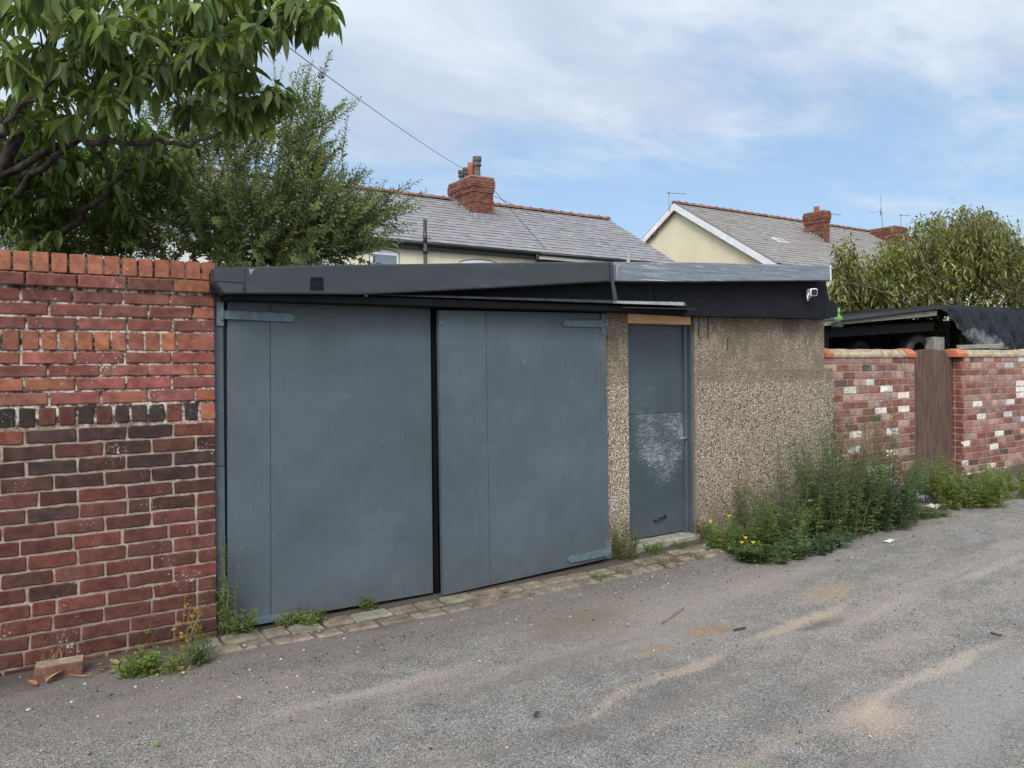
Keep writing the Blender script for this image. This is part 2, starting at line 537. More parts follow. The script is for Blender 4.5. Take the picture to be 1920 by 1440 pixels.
def asphalt():
    m = Mat('old_asphalt')
    co = m.co
    wob = m.vmath('ADD', co, m.vmath('SCALE', m.vmath('SUBTRACT', m.noise(co, 1.3, 5, 0.65, color=True), (.5, .5, .5)), 0.42))
    v = m.n('ShaderNodeTexVoronoi', {'feature': 'F1'}, Vector=co, Scale=210.0)
    sc = m.n('ShaderNodeSeparateColor', {}, Color=v.outputs['Color'])
    stone = m.ramp(sc.outputs[0], [(0.0, (.090, .085, .080)), (0.3, (.157, .149, .141)), (0.62, (.232, .222, .210)), (0.9, (.31, .296, .278)), (0.965, (.38, .36, .335))])
    fine = m.noise(co, 230, 3, 0.7)
    stone = m.mix(m.ss(fine, 0.35, 0.65, 0, 0.35), stone, (.19, .183, .175))
    mid = m.noise(co, 5.0, 6, 0.68)
    k = m.ss(mid, 0.3, 0.7, 0.80, 1.16)
    c = m.mix(1.0, stone, m.n('ShaderNodeCombineColor', {}, Red=k, Green=k, Blue=k), 'MULTIPLY')
    # long worn bands of pinkish dust along the lane
    stv = m.n('ShaderNodeMapping', {}, Vector=wob, Rotation=(0, 0, math.radians(-4)), Scale=(0.33, 1.7, 1)).outputs[0]
    s1 = m.noise(stv, 1.5, 6, 0.62)
    grain = m.noise(co, 48, 4, 0.75)
    d1 = m.math('MULTIPLY', m.ss(m.math('ADD', m.math('MULTIPLY', s1, .78), m.math('MULTIPLY', grain, .22)), 0.46, 0.62), 0.7)
    c = m.mix(d1, c, (.305, .265, .237))
    s2 = m.noise(m.vmath('ADD', stv, (7.3, 2.2, 0)), 1.1, 6, 0.65)
    d2 = m.math('MULTIPLY', m.ss(s2, 0.53, 0.64), 0.45)
    c = m.mix(d2, c, (.132, .127, .122))

    def ell(px_, py_, L, Wd, rot=0.0, soft=0.55):
        p = gpt(px_, py_)
        mp = m.n('ShaderNodeMapping', {'vector_type': 'TEXTURE'}, Vector=m.vmath('MULTIPLY', wob, (1, 1, 0)), Location=(p.x, p.y, 0), Rotation=(0, 0, math.radians(rot)), Scale=(L, Wd, 1))
        d = m.vmath('LENGTH', mp.outputs[0])
        d = m.math('ADD', d, m.math('MULTIPLY', m.math('SUBTRACT', grain, 0.5), 1.5))
        d = m.math('ADD', d, m.math('MULTIPLY', m.math('SUBTRACT', mid, 0.5), 1.3))
        return m.ss(d, 0.9 - soft, 1.05 + soft * .35, 1.0, 0.0)

    def stain(c, mask, col, amt):
        return m.mix(m.math('MULTIPLY', mask, amt), c, col)

    TAN, SAND, RUST, DAMP, GREY = (.345, .268, .185), (.43, .345, .255), (.32, .20, .095), (.13, .11, .092), (.27, .268, .262)
    c = stain(c, ell(1180, 1150, .95, .55, -6, .9), (.285, .25, .218), .7)
    c = stain(c, ell(1080, 1165, .50, .26, 8, .8), (.175, .138, .104), .75)
    c = stain(c, ell(1420, 1085, .7, .32, 0, .9), (.27, .24, .21), .65)
    c = stain(c, ell(1555, 1112, .34, .15, 2), TAN, .6)
    c = stain(c, ell(1500, 1172, .62, .062, 3), SAND, .65)
    c = stain(c, ell(1300, 1250, .34, .055, 5), SAND, .6)
    c = stain(c, ell(1150, 1310, .42, .04, 4), SAND, .4)
    c = stain(c, ell(1330, 1180, .22, .095, 4, .8), RUST, .6)
    c = stain(c, ell(1235, 1215, .16, .06, 4, .8), RUST, .45)
    c = stain(c, ell(1545, 1180, .17, .075, 0), DAMP, .8)
    c = stain(c, ell(1780, 1098, .35, .05, 0), (.075, .072, .07), .8)
    c = stain(c, ell(1880, 1285, .75, .26, 4, .6), GREY, .7)
    c = stain(c, ell(1770, 1392, .42, .12, 6, .6), GREY, .65)
    c = stain(c, ell(1635, 1335, .30, .17, 12, .7), (.42, .335, .265), .75)
    c = stain(c, ell(1745, 1265, .95, .05, 3, .8), (.43, .365, .30), .6)
    c = stain(c, ell(1800, 1090, 1.5, .055, 1, .8), (.42, .37, .32), .5)
    c = stain(c, ell(1400, 1425, .55, .05, 3, .8), (.30, .25, .20), .65)
    c = stain(c, ell(1900, 1425, .10, .06, 0, .6), (.36, .31, .2), .8)
    c = stain(c, ell(720, 1290, .7, .07, 4, .9), (.40, .345, .30), .55)
    c = stain(c, ell(330, 1310, .7, .18, 3, .9), (.215, .19, .175), .5)
    # the coarse stone shows through dust and stains alike
    gk = m.math('MULTIPLY', m.ss(sc.outputs[0], 0.0, 1.0, 0.80, 1.2), m.ss(m.noise(co, 95, 4, .8), .3, .7, .84, 1.16))
    c = m.mix(1.0, c, m.n('ShaderNodeCombineColor', {}, Red=gk, Green=gk, Blue=gk), 'MULTIPLY')
    c = m.mix(m.ss(m.voro(co, 19.0), .04, .06, .6, 0), c, (.40, .38, .34))
    c = m.mix(m.ss(m.voro(m.vmath('ADD', co, (5.1, 2.3, 0)), 13.0), .04, .055, .8, 0), c, (.035, .033, .032))
    # soil and leaf dirt gathered against the walls
    sp = m.n('ShaderNodeSeparateXYZ', {}, Vector=wob)
    dirt = m.math('MULTIPLY', m.ss(m.math('ADD', sp.outputs[1], m.math('MULTIPLY', m.math('SUBTRACT', grain, .5), .6)), 4.42, 4.72), 0.85)
    c = m.mix(m.ss(m.math('ADD', sp.outputs[1], m.math('MULTIPLY', mid, .5)), 3.95, 4.65, 0, .5), c, (.125, .105, .092))
    c = m.mix(dirt, c, (.078, .062, .052))
    h = m.math('ADD', m.math('MULTIPLY', v.outputs['Distance'], -0.8), m.math('MULTIPLY', fine, 0.5))
    m.bump(h, 0.005)
    return m.fin(c, 0.88, 0.25)


M['asphalt'] = asphalt()
M['soil'] = plain('soil', (.085, .068, .05), 0.95, 0.1, 0.5, 3, 0.02, 30)
M['setts'] = attr_mat('stone_setts', 0.9, 0.2, 0.5, 9, 0.006, 90, white=0.02, wscale=30, wcol=(.45, .43, .40))
M['felt'] = plain('black_roof_felt', (.0095, .0105, .0145), 0.85, 0.22, 0.35, 30, 0.003, 260)


def membrane():
    m = Mat('grey_membrane')
    f = m.noise(m.scalev(m.co, (1, 1, 3)), 3.0, 5, 0.6)
    c = m.ramp(f, [(0.3, (.030, .034, .042)), (0.6, (.040, .045, .054)), (0.75, (.055, .06, .07))])
    c = m.mix(m.ss(m.voro(m.co, 5.0), 0.012, 0.03, .6, 0), c, (.3, .32, .33))
    m.bump(m.noise(m.scalev(m.co, (1, 1, 1)), 2.6, 3, 0.5), 0.012)
    return m.fin(c, m.ss(f, .3, .7, .42, .6), 0.45)


M['membrane'] = membrane()


def fascia():
    m = Mat('silver_grey_painted_board')
    g = m.noise(m.scalev(m.co, (0.9, 1, 22)), 4.0, 6, 0.65, 0.6)
    sp = m.n('ShaderNodeSeparateXYZ', {}, Vector=m.co)
    c = m.ramp(g, [(0.3, (.10, .115, .14)), (0.5, (.165, .185, .215)), (0.7, (.24, .265, .30))])
    cr = m.n('ShaderNodeTexWave', {'wave_type': 'BANDS', 'bands_direction': 'Z'}, Vector=m.vmath('ADD', m.co, m.vmath('SCALE', m.noise(m.co, 6, 4, .6, color=True), .16)), Scale=5.0, Distortion=2.5, Detail=3.0).outputs['Fac']
    fl = m.noise(m.scalev(m.co, (0.8, 1, 30)), 2.4, 6, 0.7, 1.2)
    highlight = m.math('MULTIPLY', m.ss(fl, 0.555, 0.60), m.ss(m.noise(m.co, 2.2, 4), 0.42, 0.58))
    c = m.mix(m.math('MULTIPLY', highlight, .8), c, (.60, .64, .66))  # pale wavy highlight lines painted into the board colour
    m.bump(g, 0.006)
    return m.fin(c, 0.34, 0.5)


M['fascia'] = fascia()


def wood(name, dark, light, along='X', scale=1.0, rough=0.7):
    m = Mat(name)
    s = {'X': (0.7, 9, 9), 'Z': (9, 9, 0.7), 'Y': (9, 0.7, 9)}[along]
    f = m.noise(m.scalev(m.co, tuple(v * scale for v in s)), 5.0, 6, 0.65, 0.8)
    k = m.ss(m.voro(m.scalev(m.co, tuple(max(1.0, v * .25) for v in s)), 4.2), 0.02, 0.11, 0.9, 0.0)
    c = m.mix(m.ss(f, 0.3, 0.7), dark, light)
    c = m.mix(k, c, tuple(v * .45 for v in dark))
    m.bump(f, 0.003)
    return m.fin(c, rough, 0.3)


M['new_wood'] = wood('new_timber', (.50, .285, .12), (.70, .47, .25), 'X', 1.0, 0.6)
M['old_wood'] = wood('weathered_timber', (.12, .105, .08), (.29, .255, .20), 'X', 1.0, 0.85)
M['grey_wood'] = wood('grey_timber', (.16, .15, .12), (.34, .32, .27), 'X', 1.0, 0.85)
M['gate'] = wood('brown_stained_timber', (.050, .029, .023), (.145, .09, .072), 'Z', 1.0, 0.75)
M['black'] = plain('black_plastic', (.009, .009, .011), 0.45, 0.5, 0.2, 8)
M['dark_grey'] = plain('dark_grey_plastic', (.03, .033, .036), 0.5, 0.5, 0.2, 8)
M['black_wood'] = plain('black_stained_timber', (.006, .0062, .0075), 0.8, 0.12, 0.3, 12)
M['flash'] = plain('dull_metal_flashing', (.030, .034, .04), 0.42, 0.5, 0.35, 14, 0.003, 20)
M['hinge'] = plain('painted_iron', (.095, .128, .148), 0.48, 0.5, 0.2, 30, 0.002, 120)
M['steel'] = plain('brushed_steel', (.45, .46, .47), 0.3, 0.5, 0.1, 30, metal=0.9)
M['white'] = plain('white_plastic', (.72, .74, .75), 0.4, 0.5, 0.05, 8)
M['white_board'] = plain('white_painted_board', (.66, .69, .71), 0.55, 0.4, 0.10, 3)
M['concrete'] = plain('concrete', (.26, .25, .22), 0.95, 0.2, 0.25, 12, 0.004, 60)
M['haunch'] = plain('mortar_haunching', (.33, .27, .19), 0.95, 0.15, 0.35, 14, 0.008, 50)
M['terracotta'] = attr_mat('terracotta', 0.8, 0.25, 0.25, 9, 0.002, 60)
M['rubber'] = plain('tyre_rubber', (.028, .028, .03), 0.6, 0.5, 0.3, 12)
M['green'] = plain('lime_plastic', (.13, .31, .08), 0.65, 0.5, 0.25, 18)
M['lead'] = plain('grey_lead', (.22, .23, .24), 0.6, 0.4, 0.25, 10)
M['wire'] = plain('dark_cable', (.03, .03, .035), 0.6, 0.3, 0.1, 3)
M['alu'] = plain('aerial_metal', (.16, .18, .20), 0.45, 0.5, 0.2, 5)
M['bark'] = plain('bark', (.058, .048, .042), 0.9, 0.2, 0.6, 14, 0.006, 70)
M['bark_pale'] = plain('pale_bark', (.11, .092, .07), 0.9, 0.2, 0.5, 14, 0.004, 70)
M['stem'] = plain('weed_stem', (.10, .12, .05), 0.8, 0.2, 0.3, 10)
M['dry_stem'] = plain('dry_stalk', (.24, .17, .085), 0.9, 0.2, 0.4, 12)
M['petal'] = plain('yellow_petal', (.75, .52, .02), 0.6, 0.3, 0.1, 10)
M['paper'] = plain('white_litter', (.62, .61, .58), 0.7, 0.3, 0.12, 10)
M['dead'] = attr_mat('dead_leaf', 0.85, 0.2, 0.35, 30, 0.0)
M['stone'] = attr_mat('grit', 0.9, 0.2, 0.3, 60, 0.0)
M['curtain'] = plain('white_net_curtain', (.5, .52, .54), 0.9, 0.2, 0.2, 8)
M['slate'] = attr_mat('slate', 0.62, 0.35, 0.14, 3, 0.002, 30)


def render_wall(name, base, stain_col, spots=True):
    m = Mat(name)
    f = m.noise(m.co, 0.8, 5, 0.6)
    c = m.ramp(f, [(0.3, tuple(v * .9 for v in base)), (0.7, tuple(min(v * 1.06, .85) for v in base))])
    st = m.noise(m.scalev(m.co, (2.2, 2.2, 0.35)), 1.3, 5, 0.65)
    c = m.mix(m.ss(st, 0.56, 0.72, 0, 0.5), c, stain_col)
    if spots:
        c = m.mix(m.ss(m.voro(m.co, 0.9), 0.035, 0.06, .8, 0), c, (.16, .13, .09))
    m.bump(m.noise(m.co, 18, 4, .6), 0.01)
    return m.fin(c, 0.9, 0.2)


M['cream'] = render_wall('cream_render', (.68, .64, .49), (.50, .43, .27), False)
M['cream_gable'] = render_wall('weathered_cream_render', (.67, .63, .45), (.48, .42, .26))
M['white_render'] = render_wall('white_render', (.66, .66, .62), (.45, .43, .38), False)


def glass():
    m = Mat('window_glass')
    f = m.noise(m.co, 0.7, 2)
    return m.fin(m.mix(f, (.10, .13, .16), (.20, .24, .28)), 0.06, 0.6)


M['glass'] = glass()


def tarp():
    m = Mat('black_tarpaulin')
    f = m.noise(m.scalev(m.co, (1, 1, 1.6)), 2.2, 6, 0.7, 1.2)
    sp = m.n('ShaderNodeSeparateXYZ', {}, Vector=m.co)
    c = m.mix(m.ss(f, .35, .7), (.006, .0065, .008), (.017, .019, .022))
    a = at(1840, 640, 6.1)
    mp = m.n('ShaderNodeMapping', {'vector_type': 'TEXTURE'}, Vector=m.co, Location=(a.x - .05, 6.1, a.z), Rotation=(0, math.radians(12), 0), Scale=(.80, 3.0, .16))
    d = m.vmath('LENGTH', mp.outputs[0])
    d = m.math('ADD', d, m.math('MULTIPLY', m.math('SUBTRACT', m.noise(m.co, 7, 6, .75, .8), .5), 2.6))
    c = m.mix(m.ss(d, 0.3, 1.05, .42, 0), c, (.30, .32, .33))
    m.bump(m.noise(m.scalev(m.co, (1.4, 1, .6)), 4, 3, .5, 1.0), 0.05)
    return m.fin(c, m.ss(f, .3, .7, .34, .55), 0.22)


M['tarp'] = tarp()


def foliage(name, rough=0.45, trans=0.35, vein=False, var=0.25, spec=0.35):
    m = Mat(name)
    f = m.noise(m.co, 6.0, 3)
    k = m.ss(f, .3, .7, 1 - var, 1 + var)
    c = m.mix(1.0, m.attr(), m.n('ShaderNodeCombineColor', {}, Red=k, Green=k, Blue=k), 'MULTIPLY')
    if vein:
        uv = m.n('ShaderNodeTexCoord').outputs['UV']
        su = m.n('ShaderNodeSeparateXYZ', {}, Vector=uv)
        ax = m.math('ABSOLUTE', m.math('SUBTRACT', su.outputs[0], 0.5))
        mid = m.ss(ax, 0.02, 0.055, 0.55, 0.0)
        ph = m.math('FRACT', m.math('MULTIPLY', m.math('SUBTRACT', su.outputs[1], m.math('MULTIPLY', ax, 0.5)), 9.0))
        ve = m.ss(m.math('ABSOLUTE', m.math('SUBTRACT', ph, 0.5)), 0.0, 0.16, 0.28, 0.0)
        c = m.mix(m.math('MAXIMUM', mid, ve), c, m.mix(0.5, c, (.22, .27, .10)))
        m.bump(ve, 0.002, 0.6)
    m.fin(c, rough, spec)
    tr = m.n('ShaderNodeBsdfTranslucent', {}, Color=m.mix(1.0, c, (1.5, 1.7, .7), 'MULTIPLY'))
    ms = m.n('ShaderNodeMixShader', {}, Fac=trans)
    m.set(ms, 1, m.b.outputs[0]); m.set(ms, 2, tr.outputs[0])
    m.set(m.o, 'Surface', ms.outputs[0])
    return m.m


M['cherry'] = foliage('broad_leaf', 0.48, 0.34, True, 0.22, 0.28)
M['small_leaf'] = foliage('small_leaf', 0.40, 0.28)
M['long_leaf'] = foliage('long_leaf', 0.42, 0.30)
M['weed'] = foliage('weed_leaf', 0.6, 0.35, spec=0.2)
from mathutils import noise as mnoise


def jit(c, a, r=rnd):
    k = 1 + r.uniform(-a, a)
    return tuple(max(0.0, v * k * (1 + r.uniform(-a * .3, a * .3))) for v in c)


# ------------------------------------------------------------------ ground
def grid_mesh(name, xs, ys, zf, mat, kind='structure'):
    V = [(x, y, zf(x, y)) for y in ys for x in xs]
    nx = len(xs)
    F = [(j * nx + i, j * nx + i + 1, (j + 1) * nx + i + 1, (j + 1) * nx + i) for j in range(len(ys) - 1) for i in range(nx - 1)]
    me = bpy.data.meshes.new(name); me.from_pydata(V, [], F)
    me.polygons.foreach_set('use_smooth', [True] * len(F)); me.update()
    return tag(link(name, me, mat), kind=kind)


gxs = [-400, -200, -80, -40, -14, -3, 0, 1.1, 1.5, 4, 4.6, 7.5, 9.8, 14, 20, 30, 45, 80, 200, 400]
gys = [-400, -200, -80, -30, -10, -5, 0, 4, 6, 10, 20, 40, 80, 200, 400]
grid_mesh('ground', gxs, gys, lambda x, y: gz(x) - 0.05, M['soil'])


def lane_z(x, y):
    d = 0.010 * mnoise.noise(Vector((x * .6, y * 1.1, 0.3))) + 0.004 * mnoise.noise(Vector((x * 2.1, y * 2.6, 4.3)))
    return gz(x) + d * (1.0 if y < 4.3 else 0.3) - 0.012 * math.exp(-((y - 2.2) / .5) ** 2)


lane = grid_mesh('lane', list(np.linspace(-10, 16, 131)) + [20, 25, 30, 40], list(np.linspace(-6, 5.18, 70)), lane_z, M['asphalt'])

# stone setts along the foot of the doors, one paved strip
mb = MB()
r = random.Random(3)
for row, (w0, w1) in enumerate(((0.0, 0.150), (0.165, 0.30))):
    t = -0.2 + row * .11
    Ltot = 4.55
    while t < Ltot:
        L = r.uniform(.15, .27)
        x0 = 1.02 + t; x1 = x0 + L
        yb = 4.80 - 0.085 * min(1, max(0, (x0 - 1.0) / 4)) + (0.0)
        y1 = yb - w0 - r.uniform(0, .012); y0 = yb - w1 + r.uniform(-.02, .02)
        xm = (x0 + x1) / 2
        z = gz(xm) + 0.018 + r.uniform(-.006, .005) - row * .004
        c = jit(r.choice([(.19, .165, .128), (.205, .178, .138), (.175, .152, .12), (.19, .158, .125), (.21, .185, .147)]), .14, r)
        g = .006; ch = .016
        a0, a1, b0, b1 = x0 + g, x1 - g, y0 + g, y1 - g
        jj = lambda: r.uniform(-.008, .008)
        low = [(a0 + jj(), b0 + jj(), z - .015), (a1 + jj(), b0 + jj(), z - .015), (a1 + jj(), b1, z - .015), (a0 + jj(), b1, z - .015)]
        top = [(p[0] + (ch if i in (0, 3) else -ch), p[1] + (ch if i < 2 else -ch), z + r.uniform(-.003, .003)) for i, p in enumerate(low)]
        bot = [(p[0], p[1], z - .07) for p in low]
        mb.add(bot + low + top, [(8, 9, 10, 11)] + [(i, (i + 1) % 4, 4 + (i + 1) % 4, 4 + i) for i in range(4)] + [(4 + i, 4 + (i + 1) % 4, 8 + (i + 1) % 4, 8 + i) for i in range(4)], c)
        t += L
tag(mb.build('sett_strip', M['setts']), kind='structure')


# ------------------------------------------------------------------ brickwork
def brick(mb, O, U, N, u0, u1, z0, z1, col, cut=.006, inset=.004, jt=.0015, back=-.03, front=0.0, r=rnd, fine=False, rim=None):
    cu = min(cut * r.uniform(.5, 1.6), (z1 - z0) * .4, (u1 - u0) * .4)
    nl = max(1, int((u1 - u0) / .045)) if fine else 1
    xs = [u0 + cu + (u1 - u0 - 2 * cu) * i / nl for i in range(nl + 1)]
    pts = [(x, z0) for x in xs] + [(u1, z0 + cu), (u1, z1 - cu)] + [(x, z1) for x in xs[::-1]] + [(u0, z1 - cu), (u0, z0 + cu)]
    npt = len(pts)
    pts = [(u + r.uniform(-jt, jt), z + r.uniform(-jt, jt)) for u, z in pts]
    uc, zc = (u0 + u1) / 2, (z0 + z1) / 2
    ku = 1 - 2 * inset / (u1 - u0); kz = 1 - 2 * inset / (z1 - z0)
    tl = [r.uniform(-.0025, .0025) for _ in range(2)]
    vs = []
    for q, (k1, k2, n) in enumerate(((1, 1, back), (1, 1, front - inset), (ku, kz, front))):
        for u, z in pts:
            nn_ = n + ((u - uc) / (u1 - u0) * tl[0] + (z - zc) / (z1 - z0) * tl[1] if q else 0)
            vs.append(O + U * (uc + (u - uc) * k1) + N * nn_ + UPZ * (zc + (z - zc) * k2))
    b0 = len(mb.v)
    mb.add(vs, [tuple(range(2 * npt, 3 * npt))] + [(i, (i + 1) % npt, npt + (i + 1) % npt, npt + i) for i in range(npt)], col)
    rc = rim or col
    for i in range(npt):
        mb.f.append([b0 + npt + i, b0 + npt + (i + 1) % npt, b0 + 2 * npt + (i + 1) % npt, b0 + 2 * npt + i]); mb.c.append(rc); mb.m.append(0); mb.sm.append(False)


X_, mY = Vector((1, 0, 0)), Vector((0, -1, 0))
WALL_Y = 4.83
WL, WR = -3.4, 1.0
RB = random.Random(21)
wallL = thing('brick_wall', 'tall old red brick wall with dark lower courses and an orange brick-on-edge top, left of the garage doors', 'wall', (WL, WALL_Y, 0))
mb = MB()
mb.box((WL, WALL_Y + .009, -.15), (WR - .004, WALL_Y + .22, 2.125))
mb.build('mortar_bed', M['mortar'], wallL)
mb = MB(); cop = MB()
O = Vector((0, WALL_Y, 0))


def course(mb, z0, z1, blen, joint, pal, off, front=0.0, cut=.003, jt=.0012, end=WR, start=WL, bats=0.0, O=O, U=X_, N=mY, r=RB, colj=.2, orange_end=None, fine=False, rim=None):
    u = end - off
    first = True
    while u > start:
        L = blen * (1 + r.uniform(-.025, .025))
        if r.random() < bats: L = r.choice([.105, .14, .17])
        a = max(start, u - L)
        c = pal(r) if callable(pal) else r.choice(pal)
        if first and orange_end: c = orange_end
        if u - a > .02:
            brick(mb, O, U, N, a, u, z0, z1, jit(c, colj, r), cut, min(.005, (z1 - z0) * .08), jt, front=front, r=r, fine=fine, rim=(jit(rim, .2, r) if rim else None))
        u = a - joint
        first = False


PURP = [(.150, .060, .053), (.135, .055, .050), (.160, .062, .052), (.175, .068, .053)]
MIDR = [(.215, .080, .062), (.235, .085, .060), (.20, .072, .060), (.205, .068, .058), (.195, .082, .062)]
ORNG = [(.27, .100, .060), (.25, .093, .058), (.245, .102, .067), (.285, .108, .062), (.215, .082, .058)]
DARK = [(.050, .030, .027), (.095, .038, .031), (.15, .052, .038), (.040, .027, .025), (.11, .045, .035)]
LOWR = [(.092, .035, .029), (.108, .039, .032), (.075, .032, .028), (.122, .042, .033), (.10, .040, .035), (.105, .043, .037)]
COPO = [(.31, .118, .072), (.285, .108, .068), (.325, .125, .076), (.27, .105, .07)]
# brick-on-edge top
u = WR + .002
while u > WL:
    L = .072 * (1 + RB.uniform(-.04, .04))
    dz = RB.uniform(-.003, .003)
    brick(cop, O, X_, mY, u - L, u, 2.124, 2.228 + dz, jit(RB.choice(COPO), .12, RB), .002, .003, .001, back=-.20, front=.018, r=RB)
    u -= L + .0125
cop.build('coping', M['brick'], wallL)
mbm = MB(); mbm.box((WL, WALL_Y + .004, 2.117), (WR - .006, WALL_Y + .205, 2.215)); mbm.build('coping_mortar', M['mortar'], wallL)
course(mb, 2.048, 2.116, .232, .012, PURP, -.012, front=.026, orange_end=(.26, .10, .06), end=WR + .0, rim=(.22, .085, .06))
for i, (a, b) in enumerate(((1.968, 2.030), (1.894, 1.957), (1.818, 1.882))):
    course(mb, a, b, .232, .0115, PURP, 0, end=WR - (.127 if i == 1 else 0), rim=(.21, .082, .058), fine=True)
    if i == 1: brick(mb, O, X_, mY, WR - .115, WR, a, b, (.28, .105, .06), .003, .004, .001, r=RB)
# row on edge
u = WR
brick(mb, O, X_, mY, WR - .205, WR, 1.705, 1.806, (.24, .085, .06), .003, .004, .001, r=RB)
u = WR - .217
while u > WL:
    L = .074 * (1 + RB.uniform(-.05, .05))
    brick(mb, O, X_, mY, u - L, u, 1.705 + RB.uniform(-.003, .003), 1.806, jit(RB.choice(ORNG), .12, RB), .003, .004, .0015, r=RB)
    u -= L + .0125
for i, (a, b) in enumerate(((1.632, 1.693), (1.562, 1.622), (1.487, 1.551), (1.410, 1.475))):
    e = WR - (0.0 if i % 2 == 0 else .117)
    course(mb, a, b, .234, .0115, MIDR, 0, end=e, fine=True, jt=.002)
    if i % 2: brick(mb, O, X_, mY, WR - .106, WR, a, b, jit((.26, .09, .055), .1, RB), .003, .004, .001, r=RB)
u = WR
while u > WL:
    L = .076 * (1 + RB.uniform(-.1, .1))
    c = RB.choice(DARK) if u < WR - .05 else (.23, .08, .048)
    brick(mb, O, X_, mY, u - L, u, 1.296 + RB.uniform(-.003, .003), 1.396, jit(c, .3, RB), .007, .005, .003, r=RB)
    u -= L + .015
z = 1.276
k = 0
while z > -.1:
    h = .0705
    r_up = z > 1.0

    def pal(r, zz=z):
        q = r.random()
        if zz > 1.22: return r.choice([(.15, .05, .036), (.12, .045, .034), (.06, .033, .029), (.045, .028, .026)])
        if zz > 1.02: return r.choice([(.050, .030, .027), (.058, .031, .028), (.070, .034, .029), (.085, .037, .03), (.055, .031, .028)])
        if zz > .85 and q < .5: return r.choice([(.058, .031, .028), (.07, .033, .029)])
        return r.choice(LOWR)
    e = WR - (0.0 if k % 2 == 0 else .115)
    if k % 2:
        sp_ = RB.choice([0, 1])
        if sp_: brick(mb, O, X_, mY, WR - .102, WR - .002, z - h, z, jit(pal(RB), .25, RB), .008, .004, .0025, r=RB)
        else: brick(mb, O, X_, mY, WR - .102, WR + .004, z - h, z, jit((.125, .045, .035), .25, RB), .008, .004, .0025, r=RB)
    course(mb, z - h, z,   .229, .0125, pal, RB.uniform(0, .006), end=e, cut=.005, jt=.0032, bats=.07, colj=.17, fine=True)
    z -= .0838; k += 1
mb.build('brickwork', M['brick'], wallL)

# ------------------------------------------------------------------ right walls and gate
RWY = 5.05
CR = random.Random(5)


def pal_r(r):
    q = r.random()
    if q < .11: return (.56, .53, .49)
    if q < .155: return (.085, .06, .056)
    if q < .52: return r.choice([(.28, .165, .14), (.33, .22, .19), (.25, .14, .118)])
    return r.choice([(.19, .078, .062), (.215, .09, .072), (.175, .07, .058), (.24, .115, .095), (.205, .10, .085)])


def right_wall(name, label, x0, x1, ztop, caps):
    t = thing(name, label, 'wall', (x0, RWY, gz(x0)))
    b = MB(); b.box((x0 + .004, RWY + .005, -.1), (x1 - .004, RWY + .20, ztop - .003)); b.build('mortar_bed', M['mortar_far'], t)
    b = MB(); O2 = Vector((0, RWY, 0)); z = ztop; k = 0
    while z > gz(x0) - .12:
        course(b, z - .070, z, .222, .010, pal_r, (0 if k % 2 == 0 else .116), end=x1, start=x0, O=O2, r=CR, cut=.004, jt=.002, bats=.12, colj=.2)
        if k % 2: brick(b, O2, X_, mY, x1 - .106, x1, z - .070, z, jit(pal_r(CR), .2, CR), .004, .004, .002, r=CR)
        # the end face beside the gate
        ue = .205
        for s_, e_ in ((0.0, .098), (.108, .205)):
            brick(b, Vector((x0, RWY, 0)), Vector((0, 1, 0)), Vector((-1, 0, 0)), s_ + .001, e_, z - .070, z, jit(CR.choice([(.19, .06, .05), (.14, .05, .045), (.21, .07, .055)]), .2, CR), .004, .004, .0015, r=CR)
        z -= .0815; k += 1
    b.build('brickwork', M['brick_far'], t)
    c = MB()
    for a, e in caps['haunch']:
        c.prism([(a, ztop), (e, ztop), (e, ztop + .002), (a, ztop + .002)], RWY + .004, RWY + .2)
        n = 24
        prof = [(-.012, 0), (-.014, .03), (.03, .075), (.10, .092), (.17, .075), (.212, .03), (.21, 0)]
        vs = []
        for i in range(n + 1):
            xx = a + (e - a) * i / n
            for (yy, zz) in prof:
                vs.append((xx, RWY + yy + CR.uniform(-.002, .002), ztop + zz + (.010 * mnoise.noise(Vector((xx * 3.1, yy * 9, 1))) + CR.uniform(-.002, .002) if zz else 0)))
        m_ = len(prof)
        c.add(vs, [(i * m_ + j, i * m_ + j + 1, (i + 1) * m_ + j + 1, (i + 1) * m_ + j) for i in range(n) for j in range(m_ - 1)] + [tuple(range(m_))[::-1], tuple(n * m_ + j for j in range(m_))])
    c.build('coping', M['haunch'], t)
    for a, e in caps['tile']:
        c = MB()
        cs = jit((.38, .13, .07), .1, CR)
        prof = [(-.02, -.002), (-.022, .045), (.04, .092), (.10, .104), (.16, .092), (.222, .045), (.22, -.002)]
        vs = [(xx, RWY + yy, ztop + zz) for xx in (a, e) for yy, zz in prof]
        m_ = 7
        c.add(vs, [(j, j + 1, m_ + j + 1, m_ + j) for j in range(m_ - 1)] + [tuple(range(m_))[::-1], tuple(m_ + j for j in range(m_)), (0, m_, 2 * m_ - 1, m_ - 1)], cs)
        c.build('end_tile', M['terracotta'], t, bevel=.004)
    return t


